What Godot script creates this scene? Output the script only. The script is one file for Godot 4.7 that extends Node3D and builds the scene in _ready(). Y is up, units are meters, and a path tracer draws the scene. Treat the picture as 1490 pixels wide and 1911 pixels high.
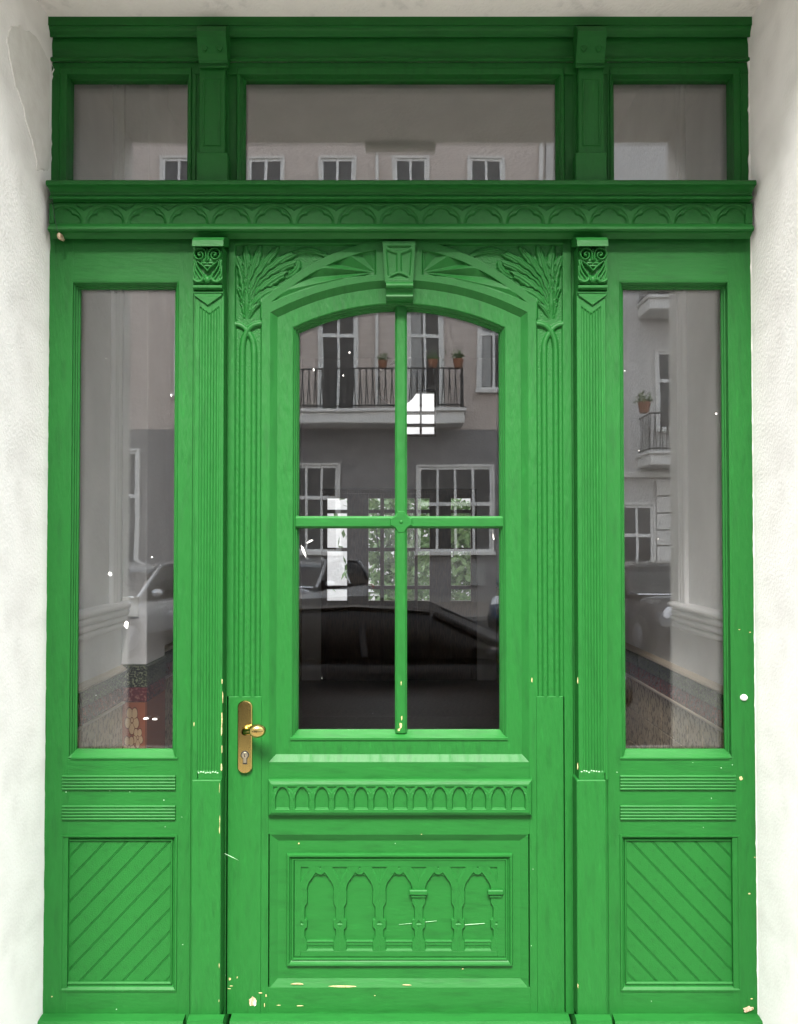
extends Node3D
# A green carved Berlin house door in a white plastered reveal, with the street that its panes mirror and the hall behind them.

const EYE := Vector3(0.0, 1.68, 2.3)
const FOCAL := 1490.0        # pixels of the photograph
const TILT := 0.021          # the camera looks up a little (radians)
const RISE := 0.0156         # and its lens is shifted up

var M := {}
var rng := RandomNumberGenerator.new()
var taken := {}

# ---------------------------------------------------------------- measuring: where a point of the photograph lies on the plane z
func at(px: float, py: float, z := 0.0) -> Vector3:
	var cx := (px - 745.0) / FOCAL
	var cy := (955.5 - py) / FOCAL + RISE
	var t := (EYE.z - z) / (cos(TILT) - cy * sin(TILT))
	return Vector3(EYE.x + t * cx, EYE.y + t * (cy * cos(TILT) + sin(TILT)), z)
func X(px: float, py := 1000.0, z := 0.0) -> float:
	return at(px, py, z).x
func Y(py: float, z := 0.0) -> float:
	return at(745.0, py, z).y

# ---------------------------------------------------------------- collecting triangles
class Shape:
	var v := PackedVector3Array()
	var n := PackedVector3Array()
	var uv := PackedVector2Array()
	var idx := PackedInt32Array()
	func tri(a: Vector3, b: Vector3, c: Vector3, hint: Vector3) -> void:
		var nn := (b - a).cross(c - a)
		if nn.length_squared() < 1e-20:
			return
		nn = nn.normalized()
		var k := v.size()
		if nn.dot(hint) < 0.0:
			nn = -nn
			v.append_array(PackedVector3Array([a, c, b]))
		else:
			v.append_array(PackedVector3Array([a, b, c]))
		n.append_array(PackedVector3Array([nn, nn, nn]))
		uv.append_array(PackedVector2Array([Vector2.ZERO, Vector2.ZERO, Vector2.ZERO]))
		idx.append_array(PackedInt32Array([k, k + 2, k + 1]))
	func quad(a: Vector3, b: Vector3, c: Vector3, d: Vector3, hint: Vector3) -> void:
		var nn := (c - a).cross(d - b)
		if nn.length_squared() < 1e-20:
			tri(a, b, c, hint)
			tri(a, c, d, hint)
			return
		nn = nn.normalized()
		var k := v.size()
		v.append_array(PackedVector3Array([a, b, c, d]))
		uv.append_array(PackedVector2Array([Vector2(0, 1), Vector2(1, 1), Vector2(1, 0), Vector2(0, 0)]))
		if nn.dot(hint) < 0.0:
			nn = -nn
			idx.append_array(PackedInt32Array([k, k + 1, k + 2, k, k + 2, k + 3]))
		else:
			idx.append_array(PackedInt32Array([k, k + 2, k + 1, k, k + 3, k + 2]))
		n.append_array(PackedVector3Array([nn, nn, nn, nn]))
	func box(lo: Vector3, hi: Vector3, ch := 0.0) -> void:
		var c := (lo + hi) / 2.0
		var h := (hi - lo) / 2.0
		ch = minf(ch, minf(h.x, minf(h.y, h.z)) * 0.9)
		for a in 3:
			var b := (a + 1) % 3
			var d := (a + 2) % 3
			for s in [-1.0, 1.0]:
				var q := []
				for k in [[-1, -1], [1, -1], [1, 1], [-1, 1]]:
					var p := Vector3.ZERO
					p[a] = s * h[a]
					p[b] = k[0] * (h[b] - ch)
					p[d] = k[1] * (h[d] - ch)
					q.append(c + p)
				var hint := Vector3.ZERO
				hint[a] = s
				quad(q[0], q[1], q[2], q[3], hint)
			if ch > 0.0:
				for s in [-1.0, 1.0]:
					for t in [-1.0, 1.0]:
						var q := []
						for k in [[-1, 0], [1, 0], [1, 1], [-1, 1]]:
							var p := Vector3.ZERO
							p[a] = k[0] * (h[a] - ch)
							p[b] = s * (h[b] - (ch if k[1] == 1 else 0.0))
							p[d] = t * (h[d] - (0.0 if k[1] == 1 else ch))
							q.append(c + p)
						var hint := Vector3.ZERO
						hint[b] = s
						hint[d] = t
						quad(q[0], q[1], q[2], q[3], hint)
		if ch > 0.0:
			for sx in [-1.0, 1.0]:
				for sy in [-1.0, 1.0]:
					for sz in [-1.0, 1.0]:
						var s := Vector3(sx, sy, sz)
						tri(c + s * (h - Vector3(0, ch, ch)), c + s * (h - Vector3(ch, 0, ch)), c + s * (h - Vector3(ch, ch, 0)), s)
	# a polygon in the plane of ux and uy, drawn out along d
	func prism(poly: PackedVector2Array, o: Vector3, ux: Vector3, uy: Vector3, d: Vector3, caps := true) -> void:
		var area := 0.0
		for i in poly.size():
			area += poly[i].cross(poly[(i + 1) % poly.size()])
		var sg := signf(area)
		for i in poly.size():
			var p := poly[i]
			var q := poly[(i + 1) % poly.size()]
			var e := q - p
			var nn := Vector2(e.y, -e.x) * sg
			var a := o + ux * p.x + uy * p.y
			var b := o + ux * q.x + uy * q.y
			quad(a, b, b + d, a + d, ux * nn.x + uy * nn.y)
		if caps:
			var t := Geometry2D.triangulate_polygon(poly)
			for i in range(0, t.size(), 3):
				var a := o + ux * poly[t[i]].x + uy * poly[t[i]].y
				var b := o + ux * poly[t[i + 1]].x + uy * poly[t[i + 1]].y
				var c := o + ux * poly[t[i + 2]].x + uy * poly[t[i + 2]].y
				tri(a, b, c, -d)
				tri(a + d, b + d, c + d, d)
	# a flat piece standing on z0 with its front at z1 and its edges bevelled by ch
	func plate(poly: PackedVector2Array, z0: float, z1: float, ch: float, back := false) -> void:
		var inner := Shape.offset(poly, -ch)
		var t := Geometry2D.triangulate_polygon(inner)
		for i in range(0, t.size(), 3):
			tri(Shape.p3(inner[t[i]], z1), Shape.p3(inner[t[i + 1]], z1), Shape.p3(inner[t[i + 2]], z1), Vector3(0, 0, 1))
			if back:
				tri(Shape.p3(poly[t[i]], z0), Shape.p3(poly[t[i + 1]], z0), Shape.p3(poly[t[i + 2]], z0), Vector3(0, 0, -1))
		var sg := Shape.turning(poly)
		for i in poly.size():
			var j := (i + 1) % poly.size()
			var e := poly[j] - poly[i]
			var nn := Vector2(e.y, -e.x) * sg
			var out := Vector3(nn.x, nn.y, 0).normalized()
			quad(Shape.p3(poly[i], z0), Shape.p3(poly[j], z0), Shape.p3(poly[j], z1 - ch), Shape.p3(poly[i], z1 - ch), out)
			quad(Shape.p3(poly[i], z1 - ch), Shape.p3(poly[j], z1 - ch), Shape.p3(inner[j], z1), Shape.p3(inner[i], z1), out + Vector3(0, 0, 1))
	static func p3(p: Vector2, z: float) -> Vector3:
		return Vector3(p.x, p.y, z)
	static func turning(poly: PackedVector2Array) -> float:
		var area := 0.0
		for i in poly.size():
			area += poly[i].cross(poly[(i + 1) % poly.size()])
		return signf(area)
	# the polygon moved outwards by d, corners mitred
	static func offset(poly: PackedVector2Array, d: float) -> PackedVector2Array:
		var sg := Shape.turning(poly)
		var r := PackedVector2Array()
		var k := poly.size()
		for i in k:
			var e := (poly[i] - poly[(i + k - 1) % k]).normalized()
			var f := (poly[(i + 1) % k] - poly[i]).normalized()
			var n1 := Vector2(e.y, -e.x) * sg
			var n2 := Vector2(f.y, -f.x) * sg
			r.append(poly[i] + (n1 + n2) * d / maxf(0.25, 1.0 + n1.dot(n2)))
		return r
	# a moulding run round a closed path; prof = [outwards, z], from the inside to the outside
	func ring(path: PackedVector2Array, prof: Array) -> void:
		var loops := []
		for p in prof:
			loops.append(Shape.offset(path, p[0]))
		var sg := Shape.turning(path)
		var k := path.size()
		for j in prof.size() - 1:
			var doff: float = prof[j + 1][0] - prof[j][0]
			var dz: float = prof[j + 1][1] - prof[j][1]
			for i in k:
				var m := (i + 1) % k
				var e := (path[m] - path[i]).normalized()
				var out := Vector2(e.y, -e.x) * sg
				var hint := Vector3(-dz * out.x, -dz * out.y, doff)
				quad(Shape.p3(loops[j][i], prof[j][1]), Shape.p3(loops[j][m], prof[j][1]), Shape.p3(loops[j + 1][m], prof[j + 1][1]), Shape.p3(loops[j + 1][i], prof[j + 1][1]), hint)
	# a moulding along x between x0 and x1; prof = closed list of (z, y)
	func run_x(x0: float, x1: float, prof: PackedVector2Array) -> void:
		prism(prof, Vector3(x0, 0, 0), Vector3(0, 0, 1), Vector3(0, 1, 0), Vector3(x1 - x0, 0, 0))
	# a carved face: rows of points with heights; smooth normals, and edges that go back to zb
	func relief(px: Array, zb: float) -> void:
		var h := px.size()
		var w: int = px[0].size()
		var k := v.size()
		for j in h:
			for i in w:
				var a: Vector3 = px[j][mini(i + 1, w - 1)] - px[j][maxi(i - 1, 0)]
				var b: Vector3 = px[mini(j + 1, h - 1)][i] - px[maxi(j - 1, 0)][i]
				var nn := a.cross(b)
				if nn.z < 0.0:
					nn = -nn
				v.append(px[j][i])
				n.append(nn.normalized())
				uv.append(Vector2(float(i) / w, float(j) / h))
		var up: bool = (px[0][1] - px[0][0]).cross(px[1][0] - px[0][0]).z > 0.0
		for j in h - 1:
			for i in w - 1:
				var a := k + j * w + i
				if up:
					idx.append_array(PackedInt32Array([a, a + w + 1, a + 1, a, a + w, a + w + 1]))
				else:
					idx.append_array(PackedInt32Array([a, a + 1, a + w + 1, a, a + w + 1, a + w]))
		var mid: Vector3 = (px[0][0] + px[h - 1][w - 1]) / 2.0
		for i in w - 1:
			for j in [0, h - 1]:
				var a: Vector3 = px[j][i]
				var b: Vector3 = px[j][i + 1]
				quad(a, b, Vector3(b.x, b.y, zb), Vector3(a.x, a.y, zb), Vector3(0, a.y - mid.y, 0))
		for j in h - 1:
			for i in [0, w - 1]:
				var a: Vector3 = px[j][i]
				var b: Vector3 = px[j + 1][i]
				quad(a, b, Vector3(b.x, b.y, zb), Vector3(a.x, a.y, zb), Vector3(a.x - mid.x, 0, 0))
	# turned about an axis: prof = [radius, along]; squash flattens it across
	func lathe(o: Vector3, axis: Vector3, prof: Array, seg := 24, stretch := Vector2.ONE, side := Vector3.ZERO) -> void:
		var w := axis.normalized()
		var u := side if side != Vector3.ZERO else (Vector3.UP.cross(w) if absf(w.y) < 0.9 else Vector3.RIGHT.cross(w)).normalized()
		var t := w.cross(u)
		var k := v.size()
		for j in prof.size():
			for i in seg + 1:
				var a := TAU * i / seg
				var r: float = prof[j][0]
				v.append(o + w * prof[j][1] + (u * cos(a) * stretch.x + t * sin(a) * stretch.y) * r)
				var p0 = prof[maxi(j - 1, 0)]
				var p1 = prof[mini(j + 1, prof.size() - 1)]
				var tr: float = p1[0] - p0[0]
				var tl: float = p1[1] - p0[1]
				n.append(((u * cos(a) / stretch.x + t * sin(a) / stretch.y) * tl - w * tr).normalized())
				uv.append(Vector2(float(i) / seg, float(j) / prof.size()))
		for j in prof.size() - 1:
			for i in seg:
				var a := k + j * (seg + 1) + i
				idx.append_array(PackedInt32Array([a, a + seg + 2, a + 1, a, a + seg + 1, a + seg + 2]))
	# a round rod through points
	func rod(pts: Array, r: float, seg := 8) -> void:
		for i in pts.size() - 1:
			var a: Vector3 = pts[i]
			var b: Vector3 = pts[i + 1]
			lathe(a, b - a, [[0.0, 0.0], [r, 0.0], [r, (b - a).length()], [0.0, (b - a).length()]], seg)
	func mesh() -> ArrayMesh:
		var s := []
		s.resize(Mesh.ARRAY_MAX)
		s[Mesh.ARRAY_VERTEX] = v
		s[Mesh.ARRAY_NORMAL] = n
		s[Mesh.ARRAY_TEX_UV] = uv
		s[Mesh.ARRAY_INDEX] = idx
		var m := ArrayMesh.new()
		m.add_surface_from_arrays(Mesh.PRIMITIVE_TRIANGLES, s)
		return m

# ---------------------------------------------------------------- things, parts, sub-parts
func numbered(parent: Node, called: String) -> String:
	var key := str(parent.get_instance_id()) + called
	taken[key] = taken.get(key, -1) + 1
	return called if taken[key] == 0 else "%s_%03d" % [called, taken[key]]
func thing(called: String, label: String, category: String, where := Vector3.ZERO, group := "") -> Node3D:
	var o := Node3D.new()
	o.name = numbered(self, called)
	o.position = where
	o.set_meta("label", label)
	o.set_meta("category", category)
	if group != "":
		o.set_meta("group", group)
	add_child(o, true)
	return o
func part(called: String, s: Shape, m: Material, parent: Node3D, label := "") -> MeshInstance3D:
	var o := MeshInstance3D.new()
	o.name = numbered(parent, called)
	o.mesh = s.mesh()
	o.material_override = m
	if label != "":
		o.set_meta("label", label)
	parent.add_child(o, true)
	# shapes are measured in world axes; a thing standing elsewhere carries its parts there
	var off := Vector3.ZERO
	var p: Node = parent
	while p != self:
		off += p.position
		p = p.get_parent()
	o.position = -off if parent != self else Vector3.ZERO
	return o
func local_part(called: String, s: Shape, m: Material, parent: Node3D, where := Vector3.ZERO) -> MeshInstance3D:
	var o := MeshInstance3D.new()
	o.name = numbered(parent, called)
	o.mesh = s.mesh()
	o.material_override = m
	o.position = where
	parent.add_child(o, true)
	return o
func structure(called: String, s: Shape, m: Material) -> MeshInstance3D:
	var o := part(called, s, m, self)
	o.set_meta("kind", "structure")
	return o
func rect(x0: float, y0: float, x1: float, y1: float) -> PackedVector2Array:
	return PackedVector2Array([Vector2(x0, y0), Vector2(x1, y0), Vector2(x1, y1), Vector2(x0, y1)])
# a rectangle of the photograph on the plane z, counter-clockwise
func prect(px0: float, py0: float, px1: float, py1: float, z: float) -> PackedVector2Array:
	var pm := (py0 + py1) / 2.0
	return rect(X(px0, pm, z), Y(py1, z), X(px1, pm, z), Y(py0, z))
func pbox(s: Shape, px0: float, py0: float, px1: float, py1: float, zb: float, zf: float, ch := 0.0015) -> void:
	var pm := (py0 + py1) / 2.0
	s.box(Vector3(X(px0, pm, zf), Y(py1, zf), zb), Vector3(X(px1, pm, zf), Y(py0, zf), zf), ch)

# ---------------------------------------------------------------- materials
func noise(freq: float, seed_: int, octaves := 4, kind := FastNoiseLite.TYPE_SIMPLEX_SMOOTH) -> FastNoiseLite:
	var f := FastNoiseLite.new()
	f.seed = seed_
	f.frequency = freq
	f.noise_type = kind
	f.fractal_octaves = octaves
	return f
func noise_tex(f: FastNoiseLite, side: int, bump := 0.0, colors: Array = []) -> NoiseTexture2D:
	var t := NoiseTexture2D.new()
	t.width = side
	t.height = side
	t.seamless = true
	t.noise = f
	if bump > 0.0:
		t.as_normal_map = true
		t.bump_strength = bump
	if colors.size():
		var g := Gradient.new()
		var offs := PackedFloat32Array()
		var cols := PackedColorArray()
		for c in colors:
			offs.append(c[0])
			cols.append(lin(c[1], c[2], c[3]))
		g.offsets = offs
		g.colors = cols
		t.color_ramp = g
	return t
func lin(r: float, g: float, b: float) -> Color:
	return Color(r, g, b).linear_to_srgb()
func mat(called: String, c: Color, rough: float, tex: Texture2D = null, nrm: Texture2D = null, scale := Vector3.ONE, depth := 1.0, metal := 0.0) -> StandardMaterial3D:
	var m := StandardMaterial3D.new()
	m.resource_name = called
	m.albedo_color = c
	m.roughness = rough
	m.metallic = metal
	if tex:
		m.albedo_texture = tex
		m.albedo_color = Color.WHITE
	if nrm:
		m.normal_enabled = true
		m.normal_texture = nrm
		m.normal_scale = depth
	m.uv1_triplanar = true
	m.uv1_world_triplanar = true
	m.uv1_triplanar_sharpness = 8.0
	m.uv1_scale = scale
	M[called] = m
	return m
func pane_mat(called: String, alpha: float, shine: float) -> void:
	var m := StandardMaterial3D.new()
	m.resource_name = called
	m.transparency = BaseMaterial3D.TRANSPARENCY_ALPHA
	m.albedo_color = Color(0.8, 0.82, 0.82, alpha)
	m.roughness = 0.0
	m.metallic = shine
	m.metallic_specular = 0.5
	m.normal_enabled = true
	m.normal_texture = M.ripple
	m.normal_scale = 0.004
	m.uv1_triplanar = true
	m.uv1_world_triplanar = true
	m.uv1_scale = Vector3(1.2, 1.2, 1.2)
	M[called] = m

func make_materials() -> void:
	var brush := noise_tex(noise(0.03, 3, 4), 512, 3.0)
	var lumps := noise_tex(noise(0.05, 5, 5), 512, 4.0)
	var g := []
	for k in [[0.0, 0.78], [0.3, 0.95], [0.5, 1.03], [0.7, 0.98], [0.85, 1.08], [1.0, 1.3]]:
		g.append([k[0], 0.0085 * k[1], 0.098 * k[1], 0.0145 * k[1]])
	var tone := noise_tex(noise(0.012, 11, 5), 512, 0.0, g)
	mat("paint_upright", Color.WHITE, 0.46, tone, brush, Vector3(5.0, 0.9, 5.0), 0.26)
	mat("paint_level", Color.WHITE, 0.46, tone, brush, Vector3(0.9, 5.0, 5.0), 0.26)
	mat("paint_carved", Color.WHITE, 0.46, tone, lumps, Vector3(7.0, 7.0, 7.0), 0.3)
	M.ripple = noise_tex(noise(0.008, 71, 2), 256, 8.0)
	var sheen := noise_tex(noise(0.015, 13, 5), 512, 0.0, [[0.1, 0.27, 0.27, 0.27], [0.45, 0.21, 0.21, 0.21], [0.7, 0.25, 0.25, 0.25], [0.95, 0.38, 0.38, 0.38]])
	for k in ["paint_upright", "paint_level", "paint_carved"]:
		M[k].roughness = 1.0
		M[k].metallic_specular = 0.34
		M[k].roughness_texture = sheen
		M[k].roughness_texture_channel = BaseMaterial3D.TEXTURE_CHANNEL_RED
	mat("chip", Color.WHITE, 0.8, noise_tex(noise(0.05, 7), 128, 0.0, [[0.2, 0.3, 0.24, 0.09], [0.6, 0.46, 0.4, 0.2]]), null, Vector3(20, 20, 20))
	mat("bare_wood", Color.WHITE, 0.8, noise_tex(noise(0.05, 8), 128, 0.0, [[0.2, 0.25, 0.16, 0.09], [0.7, 0.5, 0.4, 0.28]]), null, Vector3(30, 8, 8))
	mat("pale_scuff", lin(0.3, 0.5, 0.3), 0.7)
	mat("white_bit", lin(0.8, 0.8, 0.76), 0.6)
	var stucco := noise_tex(noise(0.06, 21, 5), 512, 5.0)
	mat("plaster", Color.WHITE, 0.85, noise_tex(noise(0.004, 23, 3), 512, 0.0, [[0.1, 0.75, 0.73, 0.705], [0.5, 0.81, 0.79, 0.765], [0.9, 0.84, 0.82, 0.795]]), stucco, Vector3(2.4, 2.4, 2.4), 0.16)
	mat("soffit_plaster", Color.WHITE, 0.85, noise_tex(noise(0.01, 24, 5), 512, 0.0, [[0.12, 0.69, 0.68, 0.665], [0.3, 0.79, 0.775, 0.755], [0.9, 0.83, 0.815, 0.79]]), stucco, Vector3(2.0, 2.0, 2.0), 0.3)
	mat("filler", Color.WHITE, 0.55, noise_tex(noise(0.02, 25, 4), 256, 0.0, [[0.1, 0.66, 0.64, 0.6], [0.9, 0.74, 0.725, 0.69]]), lumps, Vector3(3, 3, 3), 0.2)
	mat("brass", lin(0.46, 0.35, 0.12), 0.14, null, lumps, Vector3(12, 12, 12), 0.06, 1.0)
	mat("steel", lin(0.5, 0.46, 0.34), 0.3, null, null, Vector3.ONE, 1.0, 1.0)
	mat("black_slot", lin(0.01, 0.01, 0.01), 0.6)
	mat("stone", Color.WHITE, 0.8, noise_tex(noise(0.06, 31, 5), 256, 0.0, [[0.1, 0.2, 0.19, 0.18], [0.9, 0.34, 0.33, 0.31]]), lumps, Vector3(3, 3, 3), 0.4)
	mat("pavement", Color.WHITE, 0.85, noise_tex(noise(0.05, 32, 5), 512, 0.0, [[0.1, 0.2, 0.175, 0.15], [0.9, 0.29, 0.25, 0.215]]), lumps, Vector3(1.5, 1.5, 1.5), 0.5)
	mat("asphalt", Color.WHITE, 0.85, noise_tex(noise(0.08, 33, 5), 512, 0.0, [[0.1, 0.024, 0.024, 0.025], [0.9, 0.042, 0.041, 0.04]]), lumps, Vector3(0.8, 0.8, 0.8), 0.5)
	# the hall
	mat("hall_white", Color.WHITE, 0.7, noise_tex(noise(0.01, 41, 4), 256, 0.0, [[0.1, 0.66, 0.66, 0.66], [0.9, 0.74, 0.74, 0.74]]), stucco, Vector3(1, 1, 1), 0.12)
	mat("hall_floor", Color.WHITE, 0.5, noise_tex(noise(0.05, 45, 4), 256, 0.0, [[0.1, 0.11, 0.08, 0.06], [0.9, 0.18, 0.14, 0.11]]), null, Vector3(2, 2, 2))
	mat("brown_wood", Color.WHITE, 0.45, noise_tex(noise(0.03, 46, 4), 256, 0.0, [[0.1, 0.06, 0.034, 0.02], [0.9, 0.12, 0.07, 0.04]]), null, Vector3(8, 1, 8))
	mat("tile_green", Color.WHITE, 0.2, noise_tex(noise(0.09, 42, 3, FastNoiseLite.TYPE_CELLULAR), 256, 0.0, [[0.25, 0.008, 0.013, 0.007], [0.5, 0.03, 0.042, 0.02], [0.62, 0.3, 0.32, 0.19], [0.8, 0.12, 0.14, 0.07]]), lumps, Vector3(6, 6, 6), 1.0)
	mat("tile_red", Color.WHITE, 0.2, noise_tex(noise(0.04, 43, 3), 256, 0.0, [[0.3, 0.09, 0.008, 0.012], [0.6, 0.13, 0.014, 0.018], [0.7, 0.26, 0.1, 0.08]]), lumps, Vector3(5, 5, 5), 0.4)
	mat("tile_beige", Color.WHITE, 0.25, noise_tex(noise(0.045, 44, 3, FastNoiseLite.TYPE_CELLULAR), 256, 0.0, [[0.2, 0.5, 0.39, 0.24], [0.5, 0.46, 0.36, 0.22], [0.62, 0.16, 0.11, 0.06], [0.9, 0.4, 0.31, 0.19]]), lumps, Vector3(5, 2.6, 5), 0.3)
	# the street
	mat("facade_cream", Color.WHITE, 0.9, noise_tex(noise(0.02, 51, 5), 512, 0.0, [[0.1, 0.47, 0.405, 0.365], [0.9, 0.56, 0.49, 0.445]]), stucco, Vector3(0.3, 0.3, 0.3), 0.2)
	mat("facade_white", Color.WHITE, 0.9, noise_tex(noise(0.02, 52, 5), 512, 0.0, [[0.1, 0.5, 0.485, 0.47], [0.9, 0.58, 0.57, 0.55]]), stucco, Vector3(0.3, 0.3, 0.3), 0.2)
	mat("facade_grey", Color.WHITE, 0.9, noise_tex(noise(0.02, 53, 5), 512, 0.0, [[0.1, 0.2, 0.19, 0.19], [0.9, 0.26, 0.25, 0.245]]), stucco, Vector3(0.3, 0.3, 0.3), 0.2)
	mat("facade_trim", lin(0.68, 0.67, 0.64), 0.8)
	mat("window_white", lin(0.72, 0.72, 0.7), 0.5)
	mat("window_dark", lin(0.025, 0.027, 0.03), 0.08)
	mat("curtain", lin(0.35, 0.35, 0.34), 0.9)
	mat("iron", lin(0.012, 0.012, 0.013), 0.5)
	mat("roof_tile", lin(0.16, 0.07, 0.05), 0.8)
	mat("pot", lin(0.3, 0.13, 0.07), 0.8)
	mat("leaf", Color.WHITE, 0.6, noise_tex(noise(0.05, 61, 3), 128, 0.0, [[0.1, 0.05, 0.1, 0.025], [0.9, 0.16, 0.25, 0.08]]), null, Vector3(2, 2, 2))
	M.leaf.backlight_enabled = true
	M.leaf.backlight = Color(0.3, 0.4, 0.15)
	mat("car_black", lin(0.006, 0.006, 0.007), 0.3)
	M.car_black.metallic_specular = 0.3
	mat("car_silver", lin(0.5, 0.51, 0.52), 0.2, null, null, Vector3.ONE, 1.0, 0.6)
	mat("car_blue", lin(0.03, 0.05, 0.09), 0.15)
	mat("car_graphite", lin(0.02, 0.02, 0.022), 0.2)
	for k in ["car_silver", "car_blue", "car_graphite"]:
		M[k].clearcoat_enabled = true
		M[k].clearcoat = 1.0
		M[k].clearcoat_roughness = 0.03
	mat("tyre", lin(0.02, 0.02, 0.02), 0.9)
	mat("rim", lin(0.55, 0.55, 0.56), 0.3, null, null, Vector3.ONE, 1.0, 0.9)
	mat("chrome", lin(0.85, 0.85, 0.86), 0.08, null, null, Vector3.ONE, 1.0, 1.0)
	mat("car_glass", lin(0.015, 0.018, 0.02), 0.03)
	M.car_glass.metallic_specular = 0.95
	mat("car_glass_dull", lin(0.006, 0.006, 0.007), 0.3)
	M.car_glass_dull.metallic_specular = 0.3
	mat("dado_rim", lin(0.4, 0.33, 0.25), 0.4)
	mat("lamp_lens", lin(0.7, 0.72, 0.75), 0.05)
	mat("tail_lens", lin(0.3, 0.01, 0.01), 0.1)
	mat("plate", lin(0.75, 0.75, 0.73), 0.4)
	mat("globe", lin(0.6, 0.6, 0.58), 0.25)
	pane_mat("glass", 0.0, 0.0)
	pane_mat("rear_glass", 0.0, 0.0)

# ---------------------------------------------------------------- carving helpers
func catmull(pts: Array, per := 5) -> PackedVector2Array:
	var r := PackedVector2Array()
	for i in pts.size() - 1:
		var p0: Vector2 = pts[maxi(i - 1, 0)]
		var p1: Vector2 = pts[i]
		var p2: Vector2 = pts[i + 1]
		var p3: Vector2 = pts[mini(i + 2, pts.size() - 1)]
		for k in per:
			r.append(p1.cubic_interpolate(p2, p0, p3, float(k) / per))
	r.append(pts[-1])
	return r
# nearest place on a polyline: (signed distance, share of the way along)
func near_line(p: Vector2, line: PackedVector2Array) -> Vector2:
	var best := 1e9
	var sd := 0.0
	var share := 0.0
	var k := line.size() - 1
	for i in k:
		var a := line[i]
		var e := line[i + 1] - a
		var q := p - a
		var t := clampf(q.dot(e) / maxf(e.length_squared(), 1e-9), 0.0, 1.0)
		var d := (q - e * t).length_squared()
		if d < best:
			best = d
			share = (i + t) / k
			sd = sqrt(d) * (1.0 if e.cross(q) > 0.0 else -1.0)
	return Vector2(sd, share)
func pts(a: Array) -> Array:
	var r := []
	for i in range(0, a.size(), 2):
		r.append(Vector2(a[i], a[i + 1]))
	return r
# carve a rectangle of the photograph: f(px, py) gives millimetres above z
func carve(px0: float, px1: float, nx: int, py0: float, py1: float, ny: int, z: float, f: Callable, zb: float, pyref := -1.0) -> Shape:
	var s := Shape.new()
	var ref := (py0 + py1) / 2.0 if pyref < 0.0 else pyref
	var rows := []
	for j in ny + 1:
		var py := lerpf(py0, py1, float(j) / ny)
		var row := PackedVector3Array()
		for i in nx + 1:
			var px := lerpf(px0, px1, float(i) / nx)
			row.append(Vector3(X(px, ref, z), Y(py, z), z + f.call(px, py) * 0.001))
		rows.append(row)
	s.relief(rows, zb)
	return s
func arch_path(px0: float, px1: float, spring: float, apex: float, bottom: float, z: float, seg := 28) -> PackedVector2Array:
	var x0 := X(px0, 990, z)
	var x1 := X(px1, 990, z)
	var ys := Y(spring, z)
	var c := (x1 - x0) / 2.0
	var sag := Y(apex, z) - ys
	var r := (c * c + sag * sag) / (2.0 * sag)
	var mid := Vector2((x0 + x1) / 2.0, Y(apex, z) - r)
	var a := asin(c / r)
	var p := PackedVector2Array([Vector2(x0, Y(bottom, z)), Vector2(x1, Y(bottom, z))])
	for i in seg + 1:
		var t := lerpf(a, -a, float(i) / seg)
		p.append(mid + Vector2(sin(t), cos(t)) * r)
	return p

# ---------------------------------------------------------------- the fixed frame
func smooth(a: float, b: float, x: float) -> float:
	return smoothstep(a, b, x)

# pointed bays of the frieze on the transom: u from the middle of the arch, v up from its foot, in pixels
func frieze_height(u: float, v: float) -> float:
	var a := absf(u)
	var h := 0.0
	if v > 0.0:
		var e := Vector2(u / 36.5, v / 35.5).length()
		var outer := smooth(1.0, 0.955, e)
		h = -4.2 * outer
		# the cusped opening inside
		var d := minf(Vector2(u, v - 13.0).length() - 17.5, minf(Vector2(a - 17.0, v - 4.0).length() - 15.0, maxf(a - 31.0, v - 5.0)))
		d = minf(d, maxf(a - 26.0, v - 12.0))
		h -= 4.2 * smooth(0.8, -1.0, d) * outer
		# a raised edge between the two
		h += 1.6 * smooth(2.0, 0.2, absf(d - 2.0)) * outer
	var t := 39.25 - a
	if v > 24.0:
		var w := (v - 25.0) * 1.6
		h = minf(h, -4.5 * smooth(0.0, 2.0, w - t) * smooth(36.5, 34.5, v))
	return h

func scroll_height(dx: float, y: float) -> float:
	var p := Vector2(absf(dx), y)
	var h := 2.0 + 3.0 * smooth(505.0, 520.0, y)
	var cheek := 1.0 - pow(p.x / 22.0, 2.0) - pow((y - 487.0) / 17.0, 2.0)
	if cheek > 0.0:
		h = maxf(h, 13.0 * sqrt(cheek) + 1.5 * sin(y * 1.25) * smooth(488.0, 492.0, y))
	h = minf(h, lerpf(h, 5.0, smooth(11.5, 9.0, Vector2(p.x - 13.0, y - 477.0).length())))
	h -= 4.0 * smooth(2.4, 0.6, p.x) * smooth(498.0, 490.0, y)
	for c in scroll_lines:
		var q := near_line(p, c.line)
		var s: float = absf(q.x) / c.r
		if s < 1.0:
			h = maxf(h, c.h * (0.35 + 0.65 * sqrt(1.0 - s * s)))
	h = lerpf(h, 0.5, smooth(6.5, 2.5, Vector2(p.x, (y - 511.0) * 1.5).length() - 2.0) * smooth(508.0, 510.0, y))
	var tongue := 1.0 - pow(p.x / 6.5, 2.0) - pow((y - 524.0) / 8.0, 2.0)
	if tongue > 0.0:
		h = maxf(h, 3.0 + 12.0 * sqrt(tongue))
	h = lerpf(h, 0.0, smooth(530.0, 531.5, y))
	return maxf(h, 8.5 * smooth(532.5, 534.0, y) * smooth(540.5, 539.5, y))

var scroll_lines := []

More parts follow.
